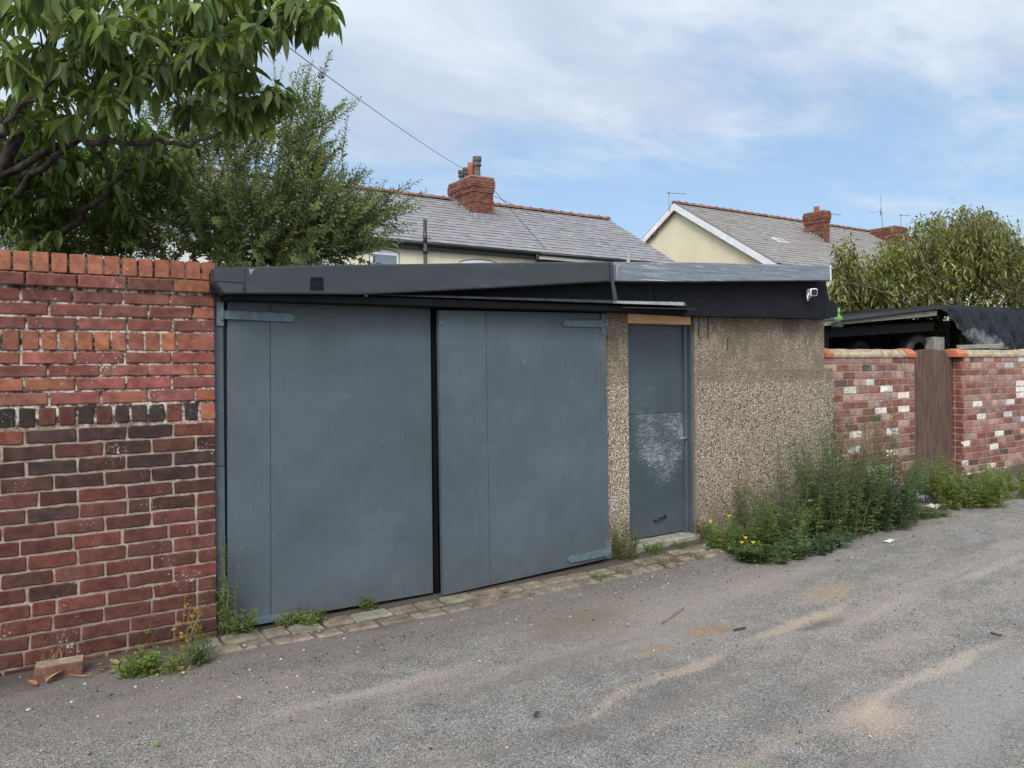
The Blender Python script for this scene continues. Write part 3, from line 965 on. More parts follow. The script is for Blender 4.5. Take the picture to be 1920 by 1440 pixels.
xa = at(1548, 700, RWY).x; xb = at(1715, 700, RWY).x; xc = at(1805.5, 700, RWY).x
zt = at(1600, 670, RWY).z
xs0 = xa - .1
w2 = right_wall('brick_wall', 'low red brick wall with scattered white bricks between the garage and the wooden gate', xs0, xb, zt,
                {'haunch': [(at(1562, 660, RWY).x, at(1699, 660, RWY).x)], 'tile': [(at(1545, 660, RWY).x, at(1560, 660, RWY).x), (at(1700, 660, RWY).x, xb + .01)]})
zt2 = at(1840, 669, RWY).z
w3 = right_wall('brick_wall', 'low red brick wall with scattered white bricks running on right of the wooden gate', xc, 17.0, zt2,
                {'haunch': [(at(1812, 668, RWY).x, 17.0)], 'tile': [(xc - .12, at(1811, 668, RWY).x)]})
GY = RWY + .115
gate = thing('wooden_gate', 'narrow dark brown plank gate with an arched top between two brick walls', 'gate', ((xb + xc) / 2, GY, gz(9.3)))
mb = MB()
g0, g1 = xb + .015, xc - .02
n = 9
for i in range(n):
    a = g0 + (g1 - g0) * i / n; b = g0 + (g1 - g0) * (i + 1) / n - .008
    def zarch(x): return at(1750, 662, GY).z + .05 - .075 * ((x - (g0 + g1) / 2) / ((g1 - g0) / 2)) ** 2
    yo = RB.uniform(0, .004)
    mb.prism([(a, gz(9.3) + .03), (b, gz(9.3) + .03), (b, zarch(b)), ((a + b) / 2, zarch((a + b) / 2)), (a, zarch(a))], GY + yo, GY + .022 + yo)
mb.build('planks', M['gate'], gate, bevel=.003)
mb = MB()
for zz in (.35, .95, 1.5):
    mb.box((g0 + .01, GY + .03, gz(9.3) + zz), (g1 - .01, GY + .06, gz(9.3) + zz + .09))
mb.build('ledge_rail', M['gate'], gate)

# ------------------------------------------------------------------ garage
G = thing('garage', 'flat roofed pebbledash garage with big blue grey double doors and black roof felt front', 'garage', (3.6, 5.0, 0))
FY = 4.95
x1303, x1547, x1562 = at(1303, 800, FY).x, at(1546, 640, FY).x, at(1563, 800, FY).x
xp0, xp1 = at(1139, 800, FY).x, at(1180, 800, FY).x
zf = at(1420, 592, FY).z + .03
zl = at(1550, 690, FY).z
BACK = 9.6
mb = MB()
mb.box((xp0, FY, -.08), (xp1, FY + .14, at(1160, 586, FY).z + .06))
mb.box((x1303, FY, -.08), (x1547, FY + .14, zf))
mb.box((x1303 + .01, FY - .006, -.08), (x1562, FY + .13, zl))
mb.box((xp1, FY + .004, at(1240, 592, FY).z + .002), (x1303, FY + .14, zf))
mb.box((x1547 - .12, FY + .14, -.08), (x1547 - .003, BACK, zf))
mb.box((1.06, BACK - .12, -.08), (x1547 - .003, BACK, 2.2))
mb.box((1.06, 5.1, -.08), (1.16, BACK - .12, 2.1))
mb.build('pebbledash_wall', M['pebble'], G, bevel=.006)
mb = MB(); mb.box((x1303 - .006, FY - .012, .02), (x1303 + .012, FY + .02, zf - .03))
mb.build('corner_strip', M['old_wood'], G)
# roof and its edges
EY = 4.66
mb = MB()
tl, tm, tr = at(402, 501, EY), at(1148, 491, EY), at(1559, 498, EY)
for a, b in ((tl, tm), (tm, tr)):
    mb.hexa([(a.x, EY + .13, a.z - .14), (b.x, EY + .13, b.z - .14), (b.x, EY + .13, b.z - .02), (a.x, EY + .13, a.z - .02),
             (a.x, BACK + .1, a.z - .18), (b.x, BACK + .1, b.z - .18), (b.x, BACK + .1, b.z - .06), (a.x, BACK + .1, a.z - .06)])
mb.build('roof', M['felt'], G)


def band(name, pts, y0, y1, mat, bev, seg=3, par=G):
    b = MB(); b.prism(px(y0, *pts), y0, y1)
    return b.build(name, mat, par, bevel=bev, seg=seg)


edge = band('roof_edging', [(402, 527), (420, 551), (560, 551.5), (690, 552.5), (900, 541.5), (1149, 527.5), (1147, 490.5), (900, 492.5), (650, 496), (402, 501)], EY, EY + .135, M['membrane'], .012)
band('overlap_piece', [(402.5, 527), (457, 530), (456, 502), (402.5, 502.5)], EY - .006, EY - .0005, M['membrane'], .002, 1, edge)
# folded overlap seam and the taped patch
mb = MB()
p0, p1 = at(456, 501.5, EY - .009), at(459, 550, EY - .009)
mb.tube([p0, p1], .004, 6); mb.build('seam', M['membrane'], edge)
mb = MB(); q = [at(582, 519, EY), at(606, 520, EY), at(606.5, 545, EY), at(581, 544, EY)]
nn_ = 7
vs = []
for j in range(nn_ + 1):
    for i in range(nn_ + 1):
        p = q[3].lerp(q[2], i / nn_).lerp(q[0].lerp(q[1], i / nn_), j / nn_)
        vs.append((p.x, EY - .004 - (abs(RB.gauss(0, .004)) if 0 < i < nn_ and 0 < j < nn_ else 0), p.z))
mb.add(vs, [(j * (nn_ + 1) + i, j * (nn_ + 1) + i + 1, (j + 1) * (nn_ + 1) + i + 1, (j + 1) * (nn_ + 1) + i) for j in range(nn_) for i in range(nn_)])
mb.build('tape_patch', M['felt'], edge, recalc=False)
mb = MB(); q = [at(466, 504, EY - .002), at(478, 504.5, EY - .002), at(469, 516, EY - .002)]
mb.add([v + Vector((0, -.002, 0)) for v in q], [(0, 1, 2)]); mb.build('torn_flake', M['lead'], edge, recalc=False)
band('fascia_board', [(1152, 527), (1300, 527.5), (1559, 525.5), (1557, 497.5), (1300, 492), (1152, 491)], EY + .005, EY + .125, M['fascia'], .006, 2)
band('fascia_end', [(1557.5, 526), (1559.5, 526), (1558.5, 497), (1556.5, 497)], EY + .0005, EY + .12, M['white_board'], .001, 1)
band('metal_strap', [(1151, 563), (1158.5, 562.5), (1151.5, 526), (1149, 491), (1143.5, 491), (1146, 526)], EY - .012, EY - .002, M['membrane'], .003)
mb = MB(); mb.add([v + Vector((0, -.016, 0)) for v in (at(1152.5, 494.5, EY), at(1162, 494, EY), at(1156, 508, EY), at(1156.5, 524, EY), at(1153, 524, EY))], [(0, 1, 2, 3, 4)])
mb.build('scuffed_membrane', M['lead'], G, recalc=False)
BY = 4.81
mb = MB()
mb.prism(px(BY, (640, 556), (900, 568), (1138, 577), (1138, 583), (1299, 592), (1556, 597.5), (1557, 572), (1547, 520), (1148, 515), (900, 530), (690, 545)), BY, FY - .001)
# the loose felt corner that curls out past the wall
c0 = at(1545, 570, BY)
vs = []
for i in range(9):
    s_ = i / 8
    xx = c0.x + .16 * s_; yy = BY - .004 - .05 * math.sin(s_ * 2.2)
    zb = at(1550, 596, BY).z + .01 * s_; zt_ = at(1550, 571, BY).z + .035 * math.sin(s_ * 3.0) - .015 * s_
    vs += [(xx, yy, zb), (xx, yy, zt_)]
mb.add(vs, [(2 * i, 2 * i + 2, 2 * i + 3, 2 * i + 1) for i in range(8)], smooth=True)
fo = mb.build('felt_board', M['felt'], G, recalc=False)
for xx in (1218, 1222):
    b2 = MB(); a, c = at(xx, 528, BY), at(xx + 1, 572, BY); b2.box((a.x, BY - .003, c.z), (a.x + .006, BY + .002, a.z)); b2.build('felt_joint', M['black'], fo)
    break
CY = 4.70
band('canopy', [(424, 562), (610, 568), (808, 575), (1040, 581), (1290, 587), (1288, 577), (1040, 569), (808, 559.5), (690, 555.5), (424, 551.5)], CY, BY + .045, M['black_wood'], .004, 1)
mb = MB()
a, b = at(690, 553.5, CY), at(1284, 573.5, CY)
c, d = at(690, 550.5, CY), at(1284, 566.5, CY)
mb.hexa([a + Vector((0, -.012, 0)), b + Vector((0, -.03, 0)), d + Vector((0, .0, 0)), c + Vector((0, .0, 0)),
         a + Vector((0, .1, 0)), b + Vector((0, .1, 0)), d + Vector((0, .1, 0)), c + Vector((0, .1, 0))])
mb.build('flashing', M['flash'], G)
mb = MB(); a, b = at(1150, 568.5, CY - .03), at(1283, 573, CY - .03); c, d = at(1150, 564, CY - .01), at(1283, 566.5, CY - .01)
mb.hexa([a, b, d, c] + [v + Vector((0, .02, 0)) for v in (a, b, d, c)]); mb.build('bent_flashing', M['lead'], G)
mb = MB()
a, b = at(1165, 577, CY), at(1297, 580.5, CY)
mb.hexa([a + Vector((0, -.015, -.004)), b + Vector((0, -.055, -.004)), b + Vector((0, -.055, .006)), a + Vector((0, -.015, .006)),
         a + Vector((0, .09, 0)), b + Vector((0, .09, 0)), b + Vector((0, .09, .01)), a + Vector((0, .09, .01))])
mb.build('drip_edge', M['black'], G)
mb = MB(); a, b = at(682.5, 556, CY), at(684.5, 543, CY); mb.box((a.x, CY - .016, a.z), (b.x + .012, CY - .002, b.z)); mb.build('clip', M['lead'], G)
# black sheet behind the doors, standing in for the unlit interior
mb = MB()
mb.box((1.02, 4.965, -.04), (xp0 + .02, 5.02, 2.12)); mb.build('dark_inside_sheet', M['black_wood'], G)
# left door post
DY = 4.88
mb = MB()
a, b = at(403.5, 800, DY - .01).x, at(420.5, 800, DY - .01).x
zs = at(410, 875, DY).z
mb.box((WR + .003, DY - .012, .015), (b, DY + .08, zs)); mb.box((WR + .003, DY - .009, zs + .003), (b, DY + .08, 2.09))
mb.build('door_post', M['paint_frame'], G, bevel=.003)
mb = MB(); mb.box((b - .002, DY + .04, 0), (b + .03, DY + .085, 2.06)); mb.build('gap_shade', M['black'], G)  # black strip puts the shade of the gap beside the post into colour


def leaf(pts_tl, pts_tr, pts_br, pts_bl, seams, thick=.045):
    """door leaf: board pieces separated by fine seams on one frame"""
    mb = MB(); e = .0009
    back = Vector((0, thick, 0))
    fr = [0.0] + seams + [1.0]
    for i in range(len(fr) - 1):
        f0 = fr[i] + (e if i else 0); f1 = fr[i + 1] - (e if i < len(fr) - 2 else 0)
        yo = Vector((0, -.0015 * (i % 2), 0))
        bl, br, tr_, tl_ = pts_bl.lerp(pts_br, f0), pts_bl.lerp(pts_br, f1), pts_tl.lerp(pts_tr, f1), pts_tl.lerp(pts_tr, f0)
        mb.hexa([v + yo for v in (bl, br, tr_, tl_)] + [v + back * .4 for v in (bl, br, tr_, tl_)])
    # nail and screw heads along the edges of the boards
    nr_ = random.Random(int(pts_tl.x * 100)); nv = (pts_br - pts_bl).cross(pts_tl - pts_bl).normalized()
    for f in [.012, .985] + [s_ + o for s_ in seams for o in (-.012, .014)]:
        for k in range(9):
            g_ = (k + .5 + nr_.uniform(-.2, .2)) / 9
            p = pts_bl.lerp(pts_br, f + nr_.uniform(-.004, .004)).lerp(pts_tl.lerp(pts_tr, f), g_) + Vector((0, -.0032, 0))
            rr = nr_.uniform(.0028, .0042)
            mb.add([p + Vector((rr * math.cos(a), 0, rr * math.sin(a))) for a in np.linspace(0, 2 * math.pi, 7)[:-1]] + [p + Vector((0, -.001, 0))], [(i, (i + 1) % 6, 6) for i in range(6)], (1, 1, 1), nr_.choice([1, 1, 2]))
    mb.hexa([v + back * .405 for v in (pts_bl, pts_br, pts_tr, pts_tl)] + [v + back for v in (pts_bl, pts_br, pts_tr, pts_tl)])
    return mb


D1 = [at(426, 555, DY), at(807, 571, DY), at(812, 1111.5, DY), at(427, 1178, DY)]
door1 = leaf(*D1, [(503 - 426) / (807 - 426) * .93]).build('garage_door', [M['paint'], M['dark_grey'], M['lead']], G, bevel=.002)
D2 = [at(823, 581, 4.80), at(1136, 587.5, DY - .004), at(1143, 1046, DY - .004), at(832, 1117, 4.80)]
door2 = leaf(*D2, [(897 - 823) / (1136 - 823) * 1.06, .955]).build('garage_door', [M['paint'], M['dark_grey'], M['lead']], G, bevel=.002)
door2['label'] = 'right leaf standing slightly open'
mb = MB()
a, b = at(811, 800, DY + .02).x, at(823, 800, DY + .02).x
mb.box((a, DY + .022, .0), (b + .10, DY + .07, 2.0)); mb.box((a + .012, DY + .006, .0), (a + .032, DY + .022, 2.0))
mb.build('meeting_stile', M['black_wood'], door1, bevel=.002)


def hinge(name_parent, y_of, p0, p1, w0, w1, plate=None, rev=False):
    """iron strap from p0 (pivot) to p1 (tip): half widths in px"""
    mb = MB()
    (xa_, ya_), (xb_, yb_) = p0, p1
    def pt(x, y, o): 
        yy = y_of(x); v = at(x, y, yy); return v + Vector((0, -o, 0))
    dirx = 1 if xb_ > xa_ else -1
    tip = 5 * dirx
    out = [(xa_, ya_ - w0), (xb_ - tip, yb_ - w1), (xb_, yb_), (xb_ - tip, yb_ + w1), (xa_, ya_ + w0)]
    vs = [pt(x, y, .016) for x, y in out] + [pt(x, y, -.001) for x, y in out]
    mb.add(vs, [(0, 1, 2, 3, 4), (9, 8, 7, 6, 5)] + [(i, (i + 1) % 5, 5 + (i + 1) % 5, 5 + i) for i in range(5)])
    for k in (.14, .36, .58, .88):
        x, y = xa_ + (xb_ - xa_) * k, ya_ + (yb_ - ya_) * k
        c = pt(x, y, .016); rr = .011 if k < .2 else .005
        mb.lathe([(0.001, -.006 if k < .2 else -.002), (rr * .7, -.005 if k < .2 else -.002), (rr, 0.002)], c, 10, axis='Y')
    if plate:
        x0, y0, x1, y1 = plate
        vs = [pt(x, y, .011) for x, y in ((x0, y1), (x1, y1), (x1, y0), (x0, y0))] + [pt(x, y, -.004) for x, y in ((x0, y1), (x1, y1), (x1, y0), (x0, y0))]
        mb.hexa(vs)
    c = pt(xa_, ya_, .016); hh = .035
    mb.tube([c + UPZ * -hh, c + UPZ * hh], .011, 10)
    return mb.build('hinge', M['hinge'], name_parent, bevel=.0015)


yd1 = lambda x: DY - .0015
yd2 = lambda x: np.interp(x, [823, 1138], [4.80, DY - .004]) - .002
hinge(door1, lambda x: DY - .013 if x < 421 else DY - .004, (416, 590), (553, 596), 8.0, 8.0, (405, 565, 419, 611))
hinge(door1, yd1, (446, 1169), (560, 1152), 7, 6)
hinge(door2, yd2, (1133, 607.5), (1052, 606.5), 6.5, 6, (1126.5, 588.5, 1135, 626))
hinge(door2, yd2, (1141, 1034), (1063, 1049), 7, 6, (1136, 1014, 1144.5, 1046))

# side door
SY = 5.035
mb = MB()
sx0, sx1 = at(1174, 800, SY).x, at(1284.5, 800, SY).x
zb_, zt_ = at(1230, 1004, SY).z, at(1230, 604, SY).z
zsm = at(1240, 774, SY).z
mb.box((sx0, SY, zb_), (sx1, SY + .04, zsm - .0012)); mb.box((sx0, SY - .0015, zsm + .0012), (sx1, SY + .04, zt_))
sdoor = mb.build('side_door', M['worn'], G, bevel=.0015)
mb = MB()
hx, hz = at(1282, 826, SY).x, at(1282, 826, SY).z
mb.box((hx - .022, SY - .008, hz - .075), (hx + .016, SY - .0015, hz + .075))
mb.tube([(hx, SY - .008, hz + .03), (hx, SY - .05, hz + .03)], .009, 10)
mb.tube([(hx, SY - .048, hz + .03), (hx - .03, SY - .052, hz + .03), (hx - .1, SY - .05, hz + .028)], [.010, .009, .008], 10)
mb.lathe([(.001, -.012), (.009, -.012), (.010, 0)], (hx, SY - .008, hz - .035), 10, axis='Y')
mb.build('door_handle', M['steel'], sdoor, bevel=.001)
mb = MB(); lp, lq = at(1226, 976, SY), at(1246, 967, SY)
mb.tube([lp + Vector((0, -.004, 0)), lp + Vector((0, -.022, .004)), lq + Vector((0, -.022, 0)), lq + Vector((0, -.004, 0))], .008, 8)
mb.build('pull_handle', M['black'], sdoor)
mb = MB()
fx0, fx1 = at(1284, 800, SY - .03).x + .003, x1303 - .009
mb.box((fx0, SY - .035, .0), (fx0 + .035, SY + .06, at(1280, 606, SY).z)); mb.box((fx0 + .037, SY - .075, .0), (fx1, SY + .06, at(1290, 606, SY).z - .0))
mb.build('door_frame', M['paint_frame'], G, bevel=.004)
mb = MB()
a, b = at(1176, 591, FY - .01), at(1296, 609, FY - .01)
mb.box((xp1 - .012, FY - .012, b.z), (b.x, FY + .12, at(1240, 589, FY).z)); mb.build('timber_lintel', M['new_wood'], G, bevel=.006)
mb = MB(); mb.box((xp1 + .0, FY - .06, -.03), (x1303 + .02, SY + .06, zb_ - .012)); mb.build('threshold', M['concrete'], G, bevel=.012)
for xx in (1309, 1326, 1363):
    mb = MB()
    p = at(xx, 600, FY); L = {1309: .20, 1326: .22, 1363: .12}[xx]
    z0 = {1309: 593, 1326: 592, 1363: 634}[xx]; z0 = at(xx, z0, FY).z
    mb.box((p.x, FY - .003, z0 - L), (p.x + .012, FY + .001, z0))
    mb.build('tar_run', M['black'], G)
mb = MB(); a = at(1420, 597, FY)
mb.box((x1303 + .02, FY - .03, zf - .035), (x1547 + .0, FY - .001, zf - .012)); mb.build('wall_plate', M['old_wood'], G)
mb = MB(); p, q = at(408, 545, DY - .06), at(420, 528, DY - .06); mb.box((WR + .006, EY + .04, p.z), (q.x, DY - .02, q.z)); mb.build('timber_end', M['old_wood'], G)

# security camera on the felt
cp = at(1507, 551, BY)
SC = thing('security_camera', 'small white security camera with a black lens on the black felt of the garage', 'camera', (cp.x, BY, cp.z))
ax = Vector((-.42, -.90, -.06)).normalized(); sx_ = Vector((.9, -.42, 0)).normalized(); uz = sx_.cross(ax); uz = uz if uz.z > 0 else -uz
body = cp + Vector((.01, -.085, .008))


def oriented_round(mb, c, ax, sx, uz, w, h, L, rr=.3, n=24):
    vs = []
    for q, s_ in ((0, .8), (.06, 1), (.94, 1), (1, .85)):
        for k in range(n):
            a = 2 * math.pi * k / n; ca, sa = math.cos(a), math.sin(a)
            e = 0.5
            X = math.copysign(abs(ca) ** e, ca) * w / 2 * s_; Zz = math.copysign(abs(sa) ** e, sa) * h / 2 * s_
            vs.append(c + ax * (L * (.5 - q)) + sx * X + uz * Zz)
    m_ = n
    mb.add(vs, [(i * m_ + k, i * m_ + (k + 1) % m_, (i + 1) * m_ + (k + 1) % m_, (i + 1) * m_ + k) for i in range(3) for k in range(m_)] + [tuple(range(m_)), tuple(range(3 * m_, 4 * m_))[::-1]], smooth=False)


mb = MB(); oriented_round(mb, body, ax, sx_, uz, .075, .075, .085); mb.build('body', M['white'], SC)
mb = MB(); oriented_round(mb, body + ax * .044, ax, sx_, uz, .058, .058, .008)
mb.lathe([(.0, 0), (.001, 0)], body, 4) if False else None
mb.build('lens', M['black'], SC)
mb = MB()
mb.tube([body - ax * .03 - uz * .03, body - ax * .04 - uz * .05, Vector((cp.x + .055, BY - .03, cp.z - .02)), Vector((cp.x + .06, BY - .002, cp.z - .012))], .010, 10)
mb.tube([body - sx_ * .035, body - sx_ * .045 - uz * .05, body - sx_ * .04 - uz * .085], [.009, .008, .006], 8)
mb.lathe([(.001, -.012), (.026, -.012), (.03, 0)], (cp.x + .06, BY - .001, cp.z - .012), 16, axis='Y')
mb.build('bracket', M['white'], SC)
# ------------------------------------------------------------------ tyre shelter behind the right wall
HYS = 6.15
pL, pR = at(1546, 611, HYS), at(1759, 584, HYS)
ST = thing('storage_shelter', 'low timber lean-to shelter with a weathered sloping front board behind the brick wall', 'shelter', ((pL.x + pR.x) / 2, HYS, gz(10)))
mb = MB()
d = (pR - pL)
mb.hexa([at(1540, 612, HYS), at(1757, 592, HYS), at(1757.5, 582, HYS), at(1540, 604.5, HYS)] + [v + Vector((0, .035, 0)) for v in (at(1540, 612, HYS), at(1757, 592, HYS), at(1757.5, 582, HYS), at(1540, 604.5, HYS))])
mb.build('front_board', M['old_wood'], ST, bevel=.003)
mb = MB(); q = [at(1540, 634, HYS + .1), at(1752, 620, HYS + .1), at(1752, 604, HYS + .1), at(1540, 616, HYS + .1)]
mb.hexa(q + [v + Vector((0, .05, 0)) for v in q]); mb.build('rail', M['black_wood'], ST)
zs_ = at(1700, 706, HYS + .4).z
mb = MB(); mb.box((pL.x - .3, HYS + .02, zs_ - .05), (pR.x + 2.6, HYS + 2.4, zs_)); mb.build('shelf', M['black_wood'], ST)
for xx, yy in ((1551, .06), (1681, .5), (1900, .06), (1551, 2.2), (1760, 2.2)):
    mb = MB(); p = at(xx, 640, HYS + yy) if yy < 1 else at(xx, 640, HYS + .06)
    mb.box((p.x - .035, HYS + yy, gz(p.x)), (p.x + .035, HYS + yy + .07, 2.02)); mb.build('post', M['black_wood'], ST)
mb = MB(); mb.box((pL.x - .3, HYS + 2.4, 1.35), (pR.x + 7.5, HYS + 2.42, 2.45)); mb.build('dark_backing', M['black_wood'], ST)  # black backing added to make the shelter interior dark and block the view
mb = MB()
q = [pL + Vector((-.1, .02, -.012)), pR + Vector((.30, .02, .012))]
mb.hexa([q[0], q[1], q[1] + UPZ * .012, q[0] + UPZ * .012, q[0] + Vector((0, 2.4, 0)), q[1] + Vector((0, 2.4, 0)), q[1] + Vector((0, 2.4, .012)), q[0] + Vector((0, 2.4, .012))])
mb.build('roof_sheet', M['black_wood'], ST)

# tarpaulin draped over it
TX0, TX1, TX2 = at(1575, 600, HYS).x, at(1759, 582, HYS).x, at(1806, 640, HYS).x
TX3 = at(1920, 600, HYS).x + 1.6
nx, nt, nd_ = 130, 12, 22


def ztop(x):
    return float(np.interp(x, [TX0, TX1 - .02, TX1 + .3, TX3], [at(1575, 601.5, HYS).z, at(1757, 579.5, HYS).z + .006, at(1830, 576.5, HYS).z, at(1920, 578, HYS).z + .02]))


vs = []
for i in range(nx + 1):
    x = TX0 + (TX3 - TX0) * i / nx
    f = min(1, max(0, (x - TX1 + .015) / (TX2 - TX1)))
    zb_t = np.interp(x, [TX1, TX2, TX2 + .35, TX3], [ztop(TX1) - .02, at(1806, 650, HYS).z, at(1850, 656, HYS).z, at(1915, 655, HYS).z])
    full = ztop(x) - zb_t
    dl = .02 if x < TX1 - .015 else max(.02, full)
    for j in range(nt):
        t = j / nt
        y = HYS + 2.5 * (1 - t)
        wz = .016 * mnoise.noise(Vector((x * 3.5, y * 2.5, 1.7))) + .008 * mnoise.noise(Vector((x * 11, y * 7, 3)))
        vs.append((x, y, ztop(x) + .012 + wz + .012 * math.sin(t * 3.1)))
    for j in range(nd_ + 1):
        t = j / nd_
        z = ztop(x) + .008 - dl * t
        fold = (.11 * abs(mnoise.noise(Vector((x * 3.2 + z * 1.6, z * 1.0, 8.1)))) + .05 * mnoise.noise(Vector((x * 9 - z * 5, z * 4, 2.2)))) * (0.2 + t) * (0 if dl < .05 else 1)
        y = HYS - .012 - .03 * math.sin(min(1, t * 6) * 1.57) - .10 * t * f - fold
        vs.append((x, y, z))
row = nt + nd_ + 1
mb = MB()
mb.add(vs, [(i * row + j, (i + 1) * row + j, (i + 1) * row + j + 1, i * row + j + 1) for i in range(nx) for j in range(row - 1)], smooth=True)
tag(mb.build('tarpaulin', M['tarp'], recalc=False), 'glossy black tarpaulin with dusty streaks draped over the shelter behind the wall', 'tarpaulin')
mb = MB(); q = [at(1800, 655, HYS - .36), at(1880, 652, HYS - .36), at(1880, 644.5, HYS - .36), at(1800, 647, HYS - .36)]
mb.hexa(q + [v + Vector((0, .05, 0)) for v in q])
tag(mb.build('wooden_batten', M['grey_wood'], bevel=.003), 'short pale timber batten weighing down the lower edge of the black tarpaulin', 'batten')


def tyre(px_, py_, Y, R, label):
    c = at(px_, py_, Y)
    t = thing('tyre', label, 'tyre', (c.x, Y, c.z - R), 'old tyres under the shelter')
    prof = [(.62, -.085), (.66, -.10), (.80, -.112), (.92, -.10), (.985, -.075), (1.0, -.05), (1.0, .05), (.985, .075), (.92, .10), (.80, .112), (.66, .10), (.62, .085), (.64, .0), (.62, -.085)]
    mb = MB(); mb.lathe([(a * R, b) for a, b in prof], c, 48, axis='Y')
    o = mb.build('tread_and_wall', M['rubber'], t)
    mb = MB()
    for rr in (.70, .88):
        mb.tube([c + Vector((math.cos(a) * R * rr, -.108, math.sin(a) * R * rr)) for a in np.linspace(0, 2 * math.pi, 41)], .005, 6, caps=False)
    mb.build('sidewall_ring', M['rubber'], t)
    return t


tyre(1713, 668, HYS + .35, .335, 'larger black tyre standing under the shelter, beside the concrete block')
tyre(1604, 676, HYS + .8, .315, 'smaller black tyre standing under the shelter, close to the garage')
mb = MB(); p, q = at(1752, 654, HYS + .12), at(1771, 632, HYS + .12); mb.box((p.x, HYS + .12, zs_), (q.x, HYS + .3, q.z))
tag(mb.build('concrete_block', M['concrete'], bevel=.006), 'square grey concrete block standing by the tyre under the shelter', 'block')
# lime plastic thing behind the felt corner
g = at(1570, 590, HYS - .1)

ob = thing('garden_ornament', 'lime green plastic ornament peeking out behind the torn felt corner of the garage', 'ornament', (g.x, HYS - .1, g.z - .1))
mb = MB(); mb.lathe([(.001, -.10), (.038, -.09), (.046, -.045), (.037, -.008), (.026, .012), (.001, .015)], g, 16); mb.build('body', M['green'], ob)
mb = MB(); mb.lathe([(.001, .004), (.03, .015), (.039, .038), (.034, .062), (.001, .078)], g, 16)
for sx in (-.019, .019): mb.lathe([(.001, .056), (.012, .062), (.015, .075), (.009, .087), (.001, .09)], g + Vector((sx, -.015, 0)), 10)
mb.build('head', M['green'], ob)
mb = MB(); mb.tube([g + Vector((.03, -.015, -.02)), g + Vector((.055, -.022, -.045)), g + Vector((.045, -.035, -.075))], [.013, .012, .009], 8); mb.build('arm', M['green'], ob)
mb = MB(); mb.box((g.x - .06, HYS - .15, g.z - .16), (g.x + .05, HYS - .05, g.z - .101)); mb.build('stand', M['dark_grey'], ob)

# ------------------------------------------------------------------ terraced houses
HR = random.Random(11)


def slates(mb, A, U, V, N, L, S, ex=.265, sw=.31, base=(.185, .18, .19)):
    n = int(S / ex) + 1
    mb.obox(A - N * .06, U * L, V * S, N * .05, (.05, .05, .055))
    for i in range(n):
        v0 = i * ex - .02; v1 = min(v0 + ex * 1.9, S)
        if v1 - v0 < .05: continue
        u = -(i % 2) * sw / 2
        while u < L:
            a = max(0, u + .004); b = min(L, u + sw - .004)
            if b - a > .03:
                q = HR.random()
                c = jit(base, .09, HR)
                if q < .03: c = tuple(v * .8 for v in c)
                j0, j1 = .036 + HR.uniform(-.004, .005), .004
                dv = HR.uniform(-.006, .006)
                p = [A + U * a + V * (v0 + dv), A + U * b + V * (v0 + dv + HR.uniform(-.004, .004)), A + U * b + V * v1, A + U * a + V * v1]
                t = .009
                vs = [p[0] + N * (j0 - t), p[1] + N * (j0 - t), p[1] + N * j0, p[0] + N * j0, p[3] + N * (j1 - t), p[2] + N * (j1 - t), p[2] + N * j1, p[3] + N * j1]
                mb.hexa(vs, c)
            u += sw


def ridge_tiles(mb, A, U, L, step=.45, r=.13):
    k = 0; n = int(L / step)
    st = L / n
    for k in range(n):
        col = jit(HR.choice([(.21, .095, .07), (.24, .11, .08), (.18, .095, .075), (.20, .12, .095)]), .15, HR)
        vs = []
        for s_, rr in ((0, 1.0), (.86, 1.0), (.861, 1.22), (1.0, 1.22)):
            for q in range(9):
                an = math.pi * (q / 8); 
                vs.append(A + U * (st * (k + s_)) + Vector((0, -math.cos(an) * r * rr * 1.15, math.sin(an) * r * rr * .85)))
        mb.add(vs, [(i * 9 + q, i * 9 + q + 1, (i + 1) * 9 + q + 1, (i + 1) * 9 + q) for i in range(3) for q in range(8)] + [tuple(range(8, -1, -1)), tuple(range(27, 36))], col, 0, False)


CHB = [(.165, .066, .046), (.145, .058, .043), (.185, .076, .053), (.12, .052, .042), (.17, .085, .065)]


